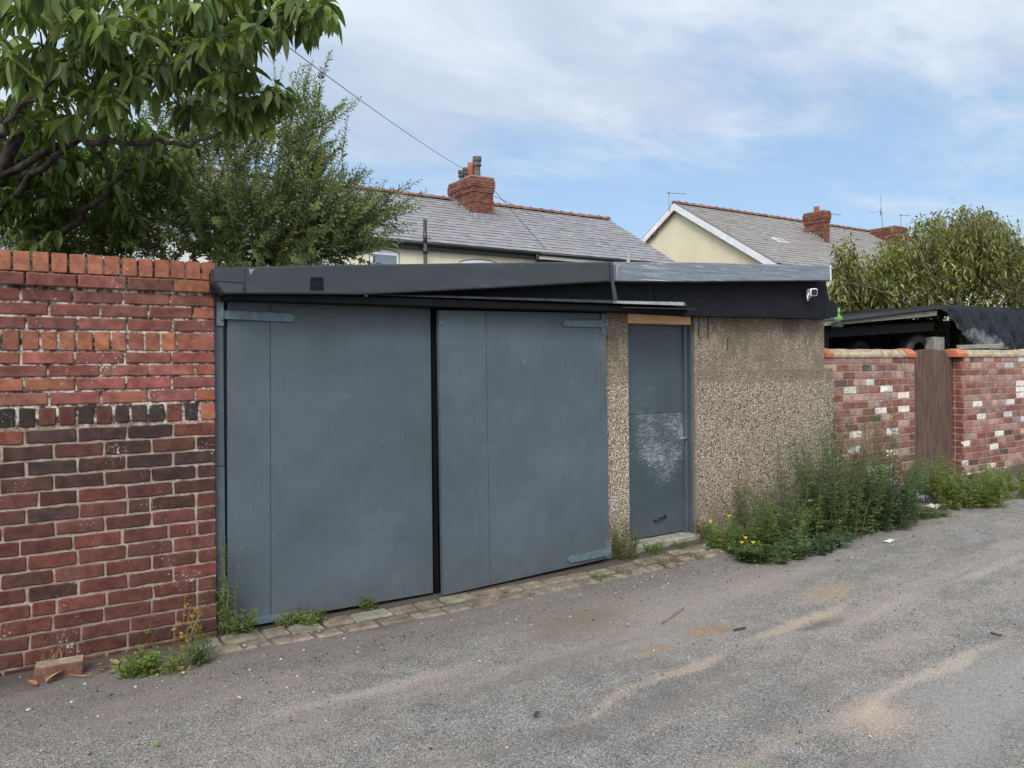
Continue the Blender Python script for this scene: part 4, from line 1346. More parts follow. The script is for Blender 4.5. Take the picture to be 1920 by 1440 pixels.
def chimney(parent, x0, x1, y0, y1, zb, zt, pots=(), name='chimney'):
    """brick stack: every course laid, oversailing courses near the top"""
    mb = MB(); nz = int((zt - zb) / .085); cz = (zt - zb) / nz
    mb.box((x0 + .02, y0 + .02, zb), (x1 - .02, y1 - .02, zt - .01), (.20, .09, .065))
    for k in range(nz):
        top = nz - 1 - k
        o = {5: .03, 4: .03, 3: .055, 2: .055, 1: .055, 0: .03, 9: .02}.get(top, 0.0)
        a0, a1, b0, b1 = x0 - o, x1 + o, y0 - o, y1 + o
        z0 = zb + k * cz; z1 = z0 + cz - .009
        faces = [(Vector((a0, b0, 0)), Vector((1, 0, 0)), Vector((0, -1, 0)), a1 - a0), (Vector((a0, b0, 0)), Vector((0, 1, 0)), Vector((-1, 0, 0)), b1 - b0),
                 (Vector((a1, b0, 0)), Vector((0, 1, 0)), Vector((1, 0, 0)), b1 - b0), (Vector((a0, b1, 0)), Vector((1, 0, 0)), Vector((0, 1, 0)), a1 - a0)]
        for Oo, U, N, L in faces:
            nb = max(2, round(L / .235)); u = 0; h = (k % 2) * .5
            edges = [0.0] + [min(L, max(0, L * (q + h) / nb)) for q in range(0 if h else 1, nb)] + [L]
            for e0, e1 in zip(edges[:-1], edges[1:]):
                if e1 - e0 > .03:
                    brick(mb, Oo, U, N, e0 + .004, e1 - .004, z0, z1, jit(HR.choice(CHB), .2, HR), .004, .004, .001, back=-.06, r=HR)
    st = mb.build(name, M['chimney_brick'], parent)
    f = MB(); f.box((x0 - .03, y0 - .03, zt - .008), (x1 + .03, y1 + .03, zt + .03)); f.build('flaunching', M['concrete'], st)
    for (xx, yy, h, kind) in pots:
        p = MB(); z = zt + .02
        if kind == 'crown':
            c = (.095, .082, .072)
            p.lathe([(.17, 0), (.165, .08), (.115, .12), (.105, h * .5), (.11, h * .55), (.15, h * .58), (.15, h * .66), (.125, h * .68), (.12, h * .76), (.155, h * .80), (.155, h * .9), (.13, h * .92), (.11, h * .92), (.1, h * .5)], (xx, yy, z), 20, c)
            for q in range(10):
                an = 2 * math.pi * q / 10; u = Vector((math.cos(an), math.sin(an), 0)); v = Vector((-u.y, u.x, 0))
                p.obox(Vector((xx, yy, z + h * .9)) + u * .105 - v * .024, v * .048, u * .04, UPZ * h * .1, c)
        else:
            p.lathe([(.13, 0), (.12, h * .9), (.13, h), (.10, h), (.09, h * .5)], (xx, yy, z), 18, (.36, .13, .075))
        po = p.build('chimney_pot', M['terracotta'], st)
        if kind == 'crown': po['label'] = 'dark crown topped clay pot'
    return st


def arch_window(parent, X0, X1, Z0, Z1, Yw, rise=.06, panes=1):
    n = 12
    arc = lambda x, k: Z1 - rise + rise * (1 - ((x - (X0 + X1) / 2) / ((X1 - X0) / 2)) ** 2) - k
    mb = MB()
    pts = [(X0, Z0), (X1, Z0)] + [(X1 + (X0 - X1) * i / n, arc(X1 + (X0 - X1) * i / n, 0)) for i in range(n + 1)]
    mb.prism(pts, Yw - .012, Yw + .06)
    rv = MB(); e = .035
    pts2 = [(X0 - e, Z0 - .03), (X1 + e, Z0 - .03)] + [(X1 + e + (X0 - X1 - 2 * e) * i / n, Z1 - rise + e + rise * (1 - ((i / n - .5) * 2) ** 2)) for i in range(n + 1)]
    wdw = mb.build('window', M['white'], parent, bevel=.006)
    rv.prism(pts2, Yw - .004, Yw + .05); rv.build('window_reveal', M['old_wood'], wdw)
    w_ = (X1 - X0) / panes
    for k in range(panes):
        a, b = X0 + w_ * k + .07, X0 + w_ * (k + 1) - .07
        top = min(arc(a, 0), arc(b, 0)) - .09
        s = MB(); s.box((a - .03, Yw - .028, Z0 + .05), (b + .03, Yw - .013, top + .03)); s.build('sash', M['white'], wdw, bevel=.004)
        g = MB(); g.box((a, Yw - .032, Z0 + .08), (b, Yw - .029, top)); g.build('pane', M['glass'], wdw)
    return wdw


YE, YR, ZE, ZR = 20.1, 24.0, 5.20, 7.46
YW = 20.32
hA = at(650, 440, YW).x; hB = at(1004, 492, YW).x; hEnd = 20.05; hStart = 1.6


def house(label, X0, X1, wallmat, ye, yr, ze, zr, far=True, ov=0.0, group='terraced houses beyond the garage', slate_base=(.225, .22, .23)):
    t = thing('terraced_house', label, 'house', ((X0 + X1) / 2, ye + .2, gz((X0 + X1) / 2)))
    t['group'] = group
    yw = ye + .22; yb = 2 * yr - yw
    mb = MB(); z0 = -.1; wt = ze - .02
    zs = lambda y: zr - abs(y - yr) / (yr - ye) * (zr - ze) - .10
    prof = [(yw, z0), (yb, z0), (yb, zs(yb)), (yr, zs(yr)), (yw, zs(yw))]
    n = len(prof)
    vs = [(X0 + .003, y, z) for y, z in prof] + [(X1 - .003, y, z) for y, z in prof]
    mb.add(vs, [tuple(range(n))[::-1], tuple(range(n, 2 * n))] + [(i, (i + 1) % n, n + (i + 1) % n, n + i) for i in range(n)])
    mb.build('wall', wallmat, t)
    V = Vector((0, yr - ye, zr - ze)); S = V.length; V.normalize(); N = Vector((0, -V.z, V.y))
    mb = MB(); slates(mb, Vector((X0, ye, ze)), Vector((1, 0, 0)), V, N, X1 - X0 + ov, S, base=slate_base)
    V2 = Vector((0, -V.y, V.z)); N2 = Vector((0, V.z, V.y))
    mb.obox(Vector((X0, 2 * yr - ye, ze)) - N2 * .05, Vector((X1 - X0 + ov, 0, 0)), V2 * S, N2 * .06, (.17, .165, .175))
    rf = mb.build('roof', M['slate'], t)
    mb = MB(); ridge_tiles(mb, Vector((X0, yr, zr - .01)), Vector((1, 0, 0)), X1 - X0 + ov); mb.build('ridge', M['terracotta'], rf)
    return t, rf, yw


hl, rl, _ = house('pale rendered terraced house half hidden behind the left trees', hStart, hA, M['white_render'], YE, YR, ZE, ZR)
hm, rm, _ = house('cream rendered terraced house with a four-pot chimney and a tall soil pipe', hA, hB, M['cream'], YE, YR, ZE, ZR)
hr, rr_, _ = house('red brick terraced house with white eaves boards at the end of its row', hB, hEnd, M['chimney_brick'] if False else plain('house_brick', (.17, .062, .05), .9, .2, .3, 30), YE, YR, ZE, ZR, ov=.1)
for hh, X0, X1, mt in ((hl, hStart, hA, M['white_board']), (hm, hA, hB, M['black']), (hr, hB, hEnd, M['white_board'])):
    mb = MB(); mb.box((X0 + .002, YE + .02, ZE - .20), (X1 - .002, YW - .001, ZE - .035)); mb.build('eaves_board', mt, hh)
    mb = MB(); mb.tube([(X0, YE - .04, ZE - .045), (X1, YE - .04, ZE - .055)], .055, 10); mb.build('gutter', M['black'], hh)
# windows, pipes
a, b = at(694, 497, YW), at(747, 471, YW)
arch_window(hm, a.x, b.x, at(720, 501, YW).z - .45, b.z, YW, .07)
a, b = at(863, 500, YW), at(940, 489, YW)
arch_window(hm, a.x, b.x, a.z - 1.1, at(900, 487.5, YW).z, YW, .12, 2)
a, b = at(560, 500, YW), at(607, 474, YW)
arch_window(hl, a.x, b.x, a.z - 1.0, b.z, YW, .05)
p = at(790.5, 480, YW - .1); top = at(790.5, 411, YE - .12).z
mb = MB(); mb.tube([(p.x, YE - .12, .1), (p.x, YE - .12, top)], .055, 12)
for z in (ZE - .35, ZE - 1.6): mb.tube([(p.x, YE - .12, z), (p.x, YE - .12, z + .14)], .075, 12)
mb.tube([(p.x, YE - .12, ZE - .05), (p.x, YE - .12, ZE + .3)], .06, 12); mb.build('soil_pipe', M['dark_grey'], hm)
p = at(998, 500, YW); mb = MB(); mb.tube([(p.x, YE - .05, ZE - .08), (p.x, YE - .03, ZE - .2), (p.x + .05, YE + .1, ZE - .4), (p.x + .05, YE + .12, .1)], .038, 10); mb.build('downpipe', M['dark_grey'], hm)
p = at(1178, 478, 15.0)
mb = MB(); mb.tube([(p.x, 15.0, gz(p.x)), (p.x, 15.0, at(1178, 470, 15.0).z)], .045, 10)
tag(mb.build('standing_pipe', M['lead']), 'short grey pipe poking up behind the garage roof felt', 'pipe')
# cream house chimney
c0 = at(849, 345, 24.1); cx0 = atx(888, 350, 13.0)
CH = (12.98, 13.82, 22.53, 24.15)
chimney(rm, CH[0], CH[1], CH[2], CH[3], 6.3, 8.02, [(13.40, 22.90, .76, 'crown'), (13.36, 23.24, .62, 'plain'), (13.38, 23.58, .52, 'crown'), (13.38, 23.92, .50, 'crown')])
mb = MB()
for i in range(7):   # stepped lead flashing on the side seen
    y = CH[2] + .02 + i * .2; zz = ZR - (YR - y) / (YR - YE) * (ZR - ZE)
    mb.box((CH[0] - .012, y, zz - .02), (CH[0] - .002, y + .17, zz + .19))
mb.box((CH[0] - .03, CH[2] - .16, ZR - (YR - CH[2] + .16) / (YR - YE) * (ZR - ZE) + .02), (CH[1] + .03, CH[2] - .012, ZR - (YR - CH[2]) / (YR - YE) * (ZR - ZE) + .14))
mb.build('flashing', M['lead'], rm)

# second row with the gable end
GXX, GYR, GYE = 24.0, 23.95, 18.85
gzr, gze = at(1270, 380, 23.95).z, 5.28
gzr = atx(1270, 379, GXX - .25).z
zz_e = atx(1455, 494, GXX - .25)
GYE, gze = zz_e.y, zz_e.z
gA, gM, gB = GXX, 33.4, 43.0
h3, r3, yw3 = house('cream gable-ended house with white bargeboards on the right', gA, gM, M['cream_gable'], GYE, GYR, gze, gzr, group='houses of the second row', slate_base=(.235, .218, .205))
h4, r4, _ = house('slate roofed house with a broad brick chimney behind the bushy tree', gM, gB, M['cream'], GYE, GYR, gze, gzr, group='houses of the second row', slate_base=(.235, .218, .205))
for s_ in (-1, 1):
    mb = MB(); e = Vector((gA - .25, GYR + s_ * (GYR - GYE) * -1 if False else (GYE if s_ < 0 else 2 * GYR - GYE), gze)); tp = Vector((gA - .25, GYR, gzr))
    V = (tp - e); S = V.length; V.normalize(); dn = Vector((0, 0, -.30))
    q = [e, tp, tp + dn, e + dn]
    mb.add([v for v in q] + [v + Vector((.05, 0, 0)) for v in q], [(0, 1, 2, 3), (7, 6, 5, 4), (0, 4, 5, 1), (3, 2, 6, 7), (0, 3, 7, 4), (1, 5, 6, 2)])
    mb.build('bargeboard', M['white_board'], h3)
    mb = MB(); N = Vector((0, -V.z, V.y)) if s_ < 0 else Vector((0, V.z, V.y))
    mb.obox(e + N * .002, Vector((.30, 0, 0)), V * S, N * .035, (.16, .15, .15)); mb.build('verge', M['slate'], h3)
    for k in (.25, .5, .75):
        mb = MB(); pp_ = e.lerp(tp, k) + Vector((.06, 0, -.32)); mb.box((pp_.x, pp_.y - .04, pp_.z - .04), (pp_.x + .2, pp_.y + .04, pp_.z + .08))
        mb.build('purlin_end', M['old_wood'], h3)
mb = MB(); ridge_tiles(mb, Vector((gA - .25, GYR, gzr)), Vector((1, 0, 0)), .26, .26); mb.build('ridge_end', M['terracotta'], h3)
mb = MB(); mb.box((gA + .01, GYE + .02, gze - .18), (gM, yw3 - .001, gze - .03)); mb.build('eaves_board', M['black'], h3)
mb = MB(); mb.tube([(gA, GYE - .04, gze - .045), (gM, GYE - .04, gze - .055)], .055, 10); mb.build('gutter', M['black'], h3)
mb = MB(); mb.tube([(gM, GYE - .04, gze - .05), (gB, GYE - .04, gze - .055)], .055, 10); mb.build('gutter', M['black'], h4)
# chimneys of the second row
RN = Vector((0, -(gzr - gze), GYR - GYE)).normalized(); RP = Vector((gA, GYR, gzr))


def roof_at(x, y):
    q = ray(x, y); o = Vector((0, 0, CAM_Z)); return o + q * ((RP - o).dot(RN) / q.dot(RN))


k0, k1, k2 = roof_at(1513, 433), roof_at(1544, 455), roof_at(1556, 457)
kx = k1.x
chimney(r3, kx, at(1556, 450, k1.y).x, k1.y, k1.y + 1.0, k1.z - .35, at(1540, 394, k1.y).z, [(kx + .3, k1.y + .55, .28, 'plain')])
m1 = roof_at(1678, 462)
chimney(r4, m1.x, at(1701, 450, m1.y).x, m1.y, m1.y + 1.25, m1.z - .3, at(1680, 424, m1.y).z, [])
mb = MB()
for i in range(6):
    y = k1.y - .02 + i * .16; zz = gzr - (GYR - y) / (GYR - GYE) * (gzr - gze)
    mb.box((kx - .014, y, zz), (kx - .004, y + .13, zz + .2))
mb.build('flashing', M['lead'], r3)
# roof light
V = Vector((0, GYR - GYE, gzr - gze)).normalized(); N = Vector((0, -V.z, V.y))
pt = at(1454, 418, 22.6)
yk = 22.55; kz = gzr - (GYR - yk) / (GYR - GYE) * (gzr - gze)
for _ in range(12):
    pt = at(1462, 421, yk); kz = gzr - (GYR - yk) / (GYR - GYE) * (gzr - gze); yk += (pt.z - kz) * 1.2 * -1 if abs(pt.z - kz) > .005 else 0
    yk = min(max(yk, 21), 23.5)
mb = MB(); mb.obox(Vector((pt.x - .3, yk - .25 * V.y, kz - .25 * V.z)) + N * .03, Vector((.6, 0, 0)), V * .5, N * .03); sl = mb.build('roof_light', M['white_board'], r3)
mb = MB(); mb.obox(Vector((pt.x - .25, yk - .2 * V.y, kz - .2 * V.z)) + N * .062, Vector((.5, 0, 0)), V * .4, N * .004); mb.build('pane', M['glass'], r3)
# the farther pair of pots behind the tree belongs to a house beyond
hx = at(1790, 440, 30.0)
far = thing('terraced_house', 'far house of which only a stone chimney with two pots shows above the tree', 'house', (hx.x, 30.0, gz(hx.x)))
mb = MB(); zt_ = at(1800, 433, 30).z
mb.prism([(hx.x - 4, -.1), (hx.x + 6, -.1), (hx.x + 6, 5.2), (hx.x - 4, 5.2)], 28.5, 34); mb.build('wall', M['cream'], far)
mb = MB(); slates(mb, Vector((hx.x - 4, 28.2, 5.2)), Vector((1, 0, 0)), Vector((0, .87, .493)), Vector((0, -.493, .87)), 10, 3.6)
mb.obox(Vector((hx.x - 4, 34.3, 5.2)), Vector((10, 0, 0)), Vector((0, -3.0, 1.78)), Vector((0, .04, .06)), (.17, .165, .175)); rfar = mb.build('roof', M['slate'], far)
b0, b1 = at(1785, 433, 30).x, at(1814, 433, 30).x
chimney(rfar, b0, b1, 29.8, 30.8, 5.5, zt_, [(b0 + .2, 30.2, .42, 'crown'), (b0 + .58, 30.2, .42, 'crown')])


# ------------------------------------------------------------------ aerials and wires
def aerial(label, base, top, boom_dir, boom_len, nel, el=.22, lean=Vector()):
    t = thing('tv_aerial', label, 'aerial', base)
    base, top = Vector(base), Vector(top)
    mb = MB(); mb.tube([base, top], .014, 6); mb.build('mast', M['alu'], t)
    if boom_len:
        bd = Vector(boom_dir).normalized(); s0 = top - bd * .08
        mb = MB(); mb.tube([s0, s0 + bd * boom_len], .010, 6); bo = mb.build('boom', M['alu'], t)
        mb = MB(); sd_ = bd.cross(UPZ).normalized()
        for k in range(nel):
            c = s0 + bd * boom_len * (k + .5) / nel; mb.tube([c - sd_ * el / 2, c + sd_ * el / 2], .005, 5)
        mb.box(tuple(top - Vector((.03, .03, .02))), tuple(top + Vector((.03, .03, .05)))); mb.build('elements', M['alu'], bo)
    return t


gx_ = gA - .3
b = atx(1255, 392, gx_); tpx = atx(1254, 362, gx_)
aerial('thin aerial on a short mast at the top of the white bargeboard', b - UPZ * .1, tpx, (1, -.25, .02), .95, 9, .18)
p = at(1557, 405, k1.y + .1); aerial('small aerial on a boom jutting from the narrow brick chimney', p + Vector((-.15, 0, -.35)), p + Vector((-.02, 0, .10)), (1, -.1, 0), .8, 4)
p = at(1655, 430, 23.4); q = at(1650.5, 366, 23.4)
aa = aerial('tall thin whip antenna with a cross rod beside the broad brick chimney', p, q, (1, 0, 0), 0, 0)
mb = MB(); c = at(1651.5, 396, 23.4); mb.tube([at(1629, 399, 23.4), c], .009, 5); mb.tube([c - UPZ * .2, c + UPZ * .15], .03, 8); mb.build('cross_rod', M['alu'], aa)
p = at(1689, 424, m1.y + .3); aerial('stubby aerial standing on top of the broad brick chimney', p, at(1689, 404, m1.y + .3), (1, -.2, .06), .75, 5)


def cable(name, label, a, b, sag, r, n=24):
    mb = MB(); a, b = Vector(a), Vector(b)
    mb.tube([a.lerp(b, i / n) - UPZ * sag * 4 * (i / n) * (1 - i / n) for i in range(n + 1)], r, 5)
    return tag(mb.build(name, M['wire']), label, 'cable')


pa = at(868, 316, 23.2); pb = ray(300, -95).normalized() * 10 + Vector((0, 0, CAM_Z))
cable('overhead_cable', 'thin overhead wire slanting down from the upper left to the four-pot chimney', pb, Vector((13.0, 23.2, pa.z)), .12, .007)
cable('overhead_cable', 'thin wire running down from the four-pot chimney over the slates to the eaves', (13.9, 22.6, at(929, 357, 22.6).z), at(1035, 480, YE - .05), .02, .011)
cable('overhead_cable', 'thin wire crossing from the four-pot chimney over the ridge of the red brick house', (13.9, 24.0, at(931, 357, 24).z), at(992, 396, 24.05), .01, .009)
# ------------------------------------------------------------------ trees
NR = np.random.default_rng(4)


def unit(v):
    v = np.asarray(v, float); return v / (np.linalg.norm(v, axis=-1, keepdims=True) + 1e-9)


def branch_net(mb, limbs, tips, r_tip=.004, jitter=.03, maxr=.02, rng=NR):
    """join every tip to the nearest wood that is already there, nearest first"""
    pts = []; 
    for pl, r0, r1 in limbs:
        pl = [Vector(p) for p in pl]
        fine = []
        for i in range(len(pl) - 1):
            for k in range(4):
                q = pl[i].lerp(pl[i + 1], k / 4)
                fine.append(q + Vector(rng.normal(0, .012, 3)) if (i or k) else q)
        fine.append(pl[-1])
        n = len(fine)
        mb.tube(fine, [r0 + (r1 - r0) * i / (n - 1) for i in range(n)], 8)
        pts += fine
    nodes = np.array([tuple(p) for p in pts]); nodes_l = [nodes]
    tips = np.asarray(tips)
    d0 = np.array([np.min(np.linalg.norm(nodes - t, axis=1)) for t in tips])
    allp = nodes.copy()
    for i in np.argsort(d0):
        t = tips[i]; dd = np.linalg.norm(allp - t, axis=1); j = int(np.argmin(dd)); a = allp[j]; L = dd[j]
        if L < .02: continue
        m1 = a + (t - a) * .35 + rng.normal(0, jitter, 3) * min(1, L * 2) + np.array([0, 0, .10 * L]); m2 = a + (t - a) * .7 + rng.normal(0, jitter, 3) * min(1, L * 2) + np.array([0, 0, .06 * L])
        rr = min(maxr, r_tip + .012 * L)
        mb.tube([a, m1, m2, t], [rr, rr * .8, rr * .65, r_tip * .7], 5, caps=False)
        allp = np.vstack([allp, m1, m2, t])


def blobs(spec, rng=NR):
    out = []
    for cx, cy, rx, ry, d0, d1, n in spec:
        k = 0
        while k < n:
            a, b = rng.uniform(-1, 1, 2)
            if a * a + b * b > 1: continue
            d = rng.uniform(d0, d1)
            p = atd(cx + a * rx, cy + b * ry, d)
            out.append(tuple(p)); k += 1
    return np.array(out)


# broad leaved tree hanging over the wall
SPEC = [(580, 22, 34, 30, 3.9, 4.25, 10), (520, 30, 60, 45, 3.8, 4.4, 17), (420, 40, 85, 60, 3.7, 4.7, 36), (260, 50, 130, 75, 3.7, 5.0, 54), (90, 60, 130, 90, 3.6, 4.9, 50),
        (415, 125, 60, 45, 3.9, 4.6, 17), (515, 178, 30, 14, 4.0, 4.4, 6), (455, 205, 40, 22, 4.0, 4.5, 9), (300, 130, 95, 45, 3.9, 4.8, 22), (225, 160, 60, 40, 3.8, 4.3, 9),
        (120, 150, 130, 60, 4.0, 5.2, 26), (110, 205, 110, 40, 4.0, 5.0, 14), (350, 205, 60, 25, 4.6, 5.4, 8),
        (150, 290, 170, 80, 5.3, 6.3, 80), (60, 250, 110, 70, 5.2, 6.2, 44), (30, 330, 90, 60, 5.2, 6.2, 30), (300, 300, 70, 50, 5.6, 6.5, 16), (250, 330, 90, 60, 5.5, 6.4, 28), (40, 390, 100, 80, 5.2, 6.4, 56), (150, 410, 130, 60, 5.6, 6.6, 44),
        (-230, 80, 190, 220, 3.8, 5.6, 90), (-180, 330, 150, 120, 5.2, 6.4, 36), (250, -150, 380, 110, 3.7, 5.4, 110)]
tips = blobs(SPEC)
base = Vector((-1.15, 5.75, 0.0))
limbs = [
    ([base, base + Vector((.05, -.02, .9)), atd(-40, 540, 5.5), atd(-25, 430, 5.4), atd(0, 330, 5.2), atd(60, 180, 4.9), atd(120, 20, 4.6), atd(150, -160, 4.6)], .075, .02),
    ([base + Vector((.05, -.02, .9)), atd(70, 470, 5.6), atd(130, 425, 5.45), atd(190, 375, 5.3), atd(225, 325, 5.2), atd(250, 312, 5.15)], .036, .010),
    ([atd(-25, 430, 5.4), atd(60, 330, 5.1), atd(140, 262, 4.8), atd(200, 264, 4.5), atd(270, 270, 4.35), atd(305, 260, 4.3), atd(360, 276, 4.25), atd(410, 250, 4.25), atd(450, 218, 4.25)], .024, .006),
    ([atd(0, 330, 5.2), atd(130, 260, 4.9), atd(230, 180, 4.6), atd(310, 100, 4.4), atd(340, 80, 4.3), atd(420, 50, 4.25), atd(480, 60, 4.15), atd(540, 20, 4.1)], .026, .006),
    ([atd(60, 180, 4.9), atd(0, 110, 4.4), atd(-80, 60, 4.3), atd(-260, 40, 4.4)], .035, .01),
    ([atd(120, 20, 4.6), atd(260, -90, 4.4), atd(420, -120, 4.3)], .03, .01),
    ([atd(0, 255, 4.4), atd(40, 210, 4.25), atd(90, 155, 4.15), atd(140, 118, 4.1)], .016, .006),
    ([atd(310, 100, 4.4), atd(400, 92, 4.3), atd(470, 85, 4.2), atd(505, 80, 4.15)], .016, .006),
    ([atd(340, 80, 4.3), atd(330, 155, 4.35), atd(330, 230, 4.3)], .012, .005),
]
CT = thing('broadleaf_tree', 'overhanging tree with large drooping green leaves above the tall brick wall', 'tree', base)
mb = MB(); branch_net(mb, limbs[:1], tips[:0]); mb.build('trunk', M['bark'], CT, recalc=False)
mb = MB(); branch_net(mb, limbs[1:] + [(limbs[0][0][3:], .03, .016)], tips, .0035, .035, .014); mb.build('branches', M['bark'], CT, recalc=False)
P, A, Nn, L_, W_, C_, Dp = [], [], [], [], [], [], []
stalk = MB()
for t in tips:
    k = int(NR.integers(7, 13)); ph = NR.uniform(0, 6.28)
    tone = NR.uniform(.75, 1.25)
    for j in range(k):
        an = ph + 2.4 * j + NR.normal(0, .3)
        el = NR.uniform(-1.35, -.15) if NR.random() > .18 else NR.uniform(-.2, .5)
        d = np.array([math.cos(an) * math.cos(el), math.sin(an) * math.cos(el), math.sin(el)])
        pet = NR.uniform(.02, .045)
        st = t + np.array([math.cos(an), math.sin(an), .35]) * pet * .5 + NR.normal(0, .012, 3)
        P.append(st); A.append(d); up = np.array([0, 0, 1.0]) + NR.normal(0, .35, 3); Nn.append(up)
        l = NR.uniform(.078, .142); L_.append(l); W_.append(l * NR.uniform(.32, .44)); Dp.append(NR.uniform(.35, 1.3))
        q = NR.random()
        c = np.array([.098, .142, .036]) if q < .5 else (np.array([.062, .102, .036]) if q < .75 else np.array([.17, .205, .075]))
        if q > .9965: c = np.array([.30, .36, .03])
        C_.append(c * tone * NR.uniform(.8, 1.2))
Vv, Ff, Cc, Uu = leaves(P, A, Nn, L_, W_, C_, R=5, droop=np.array(Dp), fold=NR.uniform(.1, .95, len(P)), prof=.85, sway=NR.normal(0, .14, len(P)))
build_np('crown', Vv, Ff, Cc, M['cherry'], CT, Uu)


def sprays(tips, outward, n_leaf, ln, wd, twl, cols, droop=.2, up=.35, tilt=(.35, .9), rng=NR, taper=True):
    P, A, Nn, L_, C_ = [], [], [], [], []
    mb = MB()
    for t, o in zip(tips, outward):
        o = unit(o + rng.normal(0, .45, 3) + np.array([0, 0, up])); L = rng.uniform(*twl)
        mid = t + o * L * .5 + np.array([0, 0, -.03 * L]); end = t + o * L + np.array([0, 0, -.10 * L * (1 - up)])
        mb.tube([t, mid, end], [.0035, .0025, .0012], 4, caps=False)
        n = int(n_leaf * rng.uniform(.8, 1.2)); s = unit(np.cross(o, [0.1, .2, 1.0])); b = np.cross(s, o)
        tone = rng.uniform(.7, 1.3); ci = cols[int(rng.integers(len(cols)))]
        for j in range(n):
            f = (j + .5) / n
            p = t + (mid - t) * (2 * f) if f < .5 else mid + (end - mid) * (2 * f - 1)
            an = 2.4 * j + rng.normal(0, .3); rad = s * math.cos(an) + b * math.sin(an)
            a = unit(o * rng.uniform(*tilt) + rad)
            P.append(p); A.append(a); Nn.append(o + rng.normal(0, .4, 3))
            L_.append(ln * rng.uniform(.7, 1.25) * ((1.1 - .5 * f) if taper else 1)); C_.append(np.array(ci) * tone * (1 + .35 * f) * rng.uniform(.85, 1.15))
    L_ = np.array(L_)
    return mb, leaves(P, A, Nn, L_, L_ * wd, C_, R=2, droop=droop, fold=.25, prof=.8)


# fine leaved shrub behind the wall
SPEC2 = [(440, 340, 120, 110, 6.0, 7.6, 150), (470, 430, 110, 60, 5.9, 7.2, 110), (330, 420, 120, 60, 5.8, 7.4, 100), (535, 245, 50, 55, 6.3, 7.0, 30), (570, 300, 42, 45, 6.2, 7.0, 34),
         (588, 225, 26, 34, 6.4, 6.9, 9), (595, 390, 55, 50, 6.0, 7.0, 46), (640, 410, 35, 40, 6.0, 6.7, 20), (560, 460, 75, 34, 5.9, 6.9, 46), (180, 440, 130, 45, 5.9, 7.2, 60), (630, 480, 35, 16, 6.0, 6.6, 9),
         (360, 260, 90, 70, 6.4, 7.6, 50), (250, 370, 110, 70, 6.3, 7.5, 60), (330, 495, 320, 34, 5.7, 7.0, 110), (500, 470, 140, 36, 6.6, 8.0, 60), (330, 330, 120, 80, 6.6, 7.8, 50), (400, 230, 60, 50, 6.6, 7.4, 22), (100, 420, 150, 60, 6.8, 8.2, 80), (668, 430, 36, 30, 6.0, 6.6, 16), (712, 405, 22, 18, 6.0, 6.4, 6), (650, 472, 40, 20, 5.9, 6.6, 14), (560, 380, 60, 60, 6.0, 6.9, 30)]
t2 = blobs([(*s[:6], int(s[6] * 1.5)) for s in SPEC2])
extra = [atd(690, 412, 6.2), atd(660, 425, 6.25), atd(700, 385, 6.2), atd(668, 380, 6.2), atd(645, 352, 6.3), atd(720, 415, 6.1), atd(640, 300, 6.3), atd(655, 440, 6.2), atd(600, 150, 6.5)]
t2 = np.vstack([t2, [tuple(e) for e in extra]])
sb = Vector(tuple(atd(380, 690, 6.8))); sb.z = gz(sb.x)
SH = thing('olive_shrub', 'tall fine-leaved green shrub rising behind the garage next to the overhanging tree', 'shrub', sb)
lim2 = [([sb, sb + Vector((.05, 0, 1.0)), atd(400, 480, 6.8), atd(420, 380, 6.8), atd(470, 270, 6.7), atd(560, 200, 6.6)], .05, .008),
        ([sb + Vector((.05, 0, 1.0)), atd(480, 470, 6.6), atd(570, 430, 6.4), atd(640, 420, 6.25)], .03, .006),
        ([sb + Vector((.05, 0, 1.0)), atd(300, 450, 6.7), atd(200, 420, 6.6)], .035, .008),
        ([atd(400, 480, 6.8), atd(330, 380, 6.8), atd(310, 280, 6.9)], .025, .006)]
mb = MB(); branch_net(mb, lim2, t2, .003, .03, .010); mb.build('branches', M['bark_pale'], SH, recalc=False)
cen = np.array(tuple(atd(400, 470, 6.8)))
outw = unit(t2 - cen) * .8 + np.array([0, 0, .3])
mb, (Vv, Ff, Cc, Uu) = sprays(t2, outw, 40, .056, .36, (.24, .48), [(.115, .150, .050), (.090, .125, .050), (.145, .18, .062), (.19, .215, .085)], .15, .35)
mb.build('twigs', M['bark_pale'], SH, recalc=False)
build_np('crown', Vv, Ff, Cc, M['small_leaf'], SH, Uu)

# bushy tree on the right
SPEC3 = [(1700, 545, 115, 48, 12.0, 15.0, 150), (1640, 560, 70, 36, 11.8, 14, 80), (1598, 552, 36, 36, 11.8, 13, 40), (1768, 482, 64, 42, 12.0, 14.5, 90), (1840, 485, 70, 45, 12.0, 14.5, 100), (1850, 530, 90, 50, 11.8, 15, 110),
         (1585, 512, 18, 26, 11.8, 12.4, 14), (1578, 565, 22, 34, 11.8, 12.8, 26), (1640, 590, 70, 20, 11.9, 13, 50), (1685, 508, 40, 24, 12.0, 14, 34), (1738, 462, 24, 18, 12.4, 13.4, 14), (1815, 446, 34, 18, 12.2, 13.4, 20), (1868, 470, 40, 22, 12.2, 13.4, 26), (1950, 540, 80, 60, 11.8, 15, 100), (2010, 490, 60, 40, 12, 14, 40), (1740, 590, 190, 26, 12, 14.5, 70)]
t3 = blobs([(*s[:4], s[4] + .9, s[5] + .9, s[6]) for s in SPEC3])
b3 = atd(1790, 700, 13.2); b3.z = gz(b3.x)
RT = thing('bushy_tree', 'wide olive green bushy tree with long drooping leaves behind the black tarpaulin', 'tree', b3)
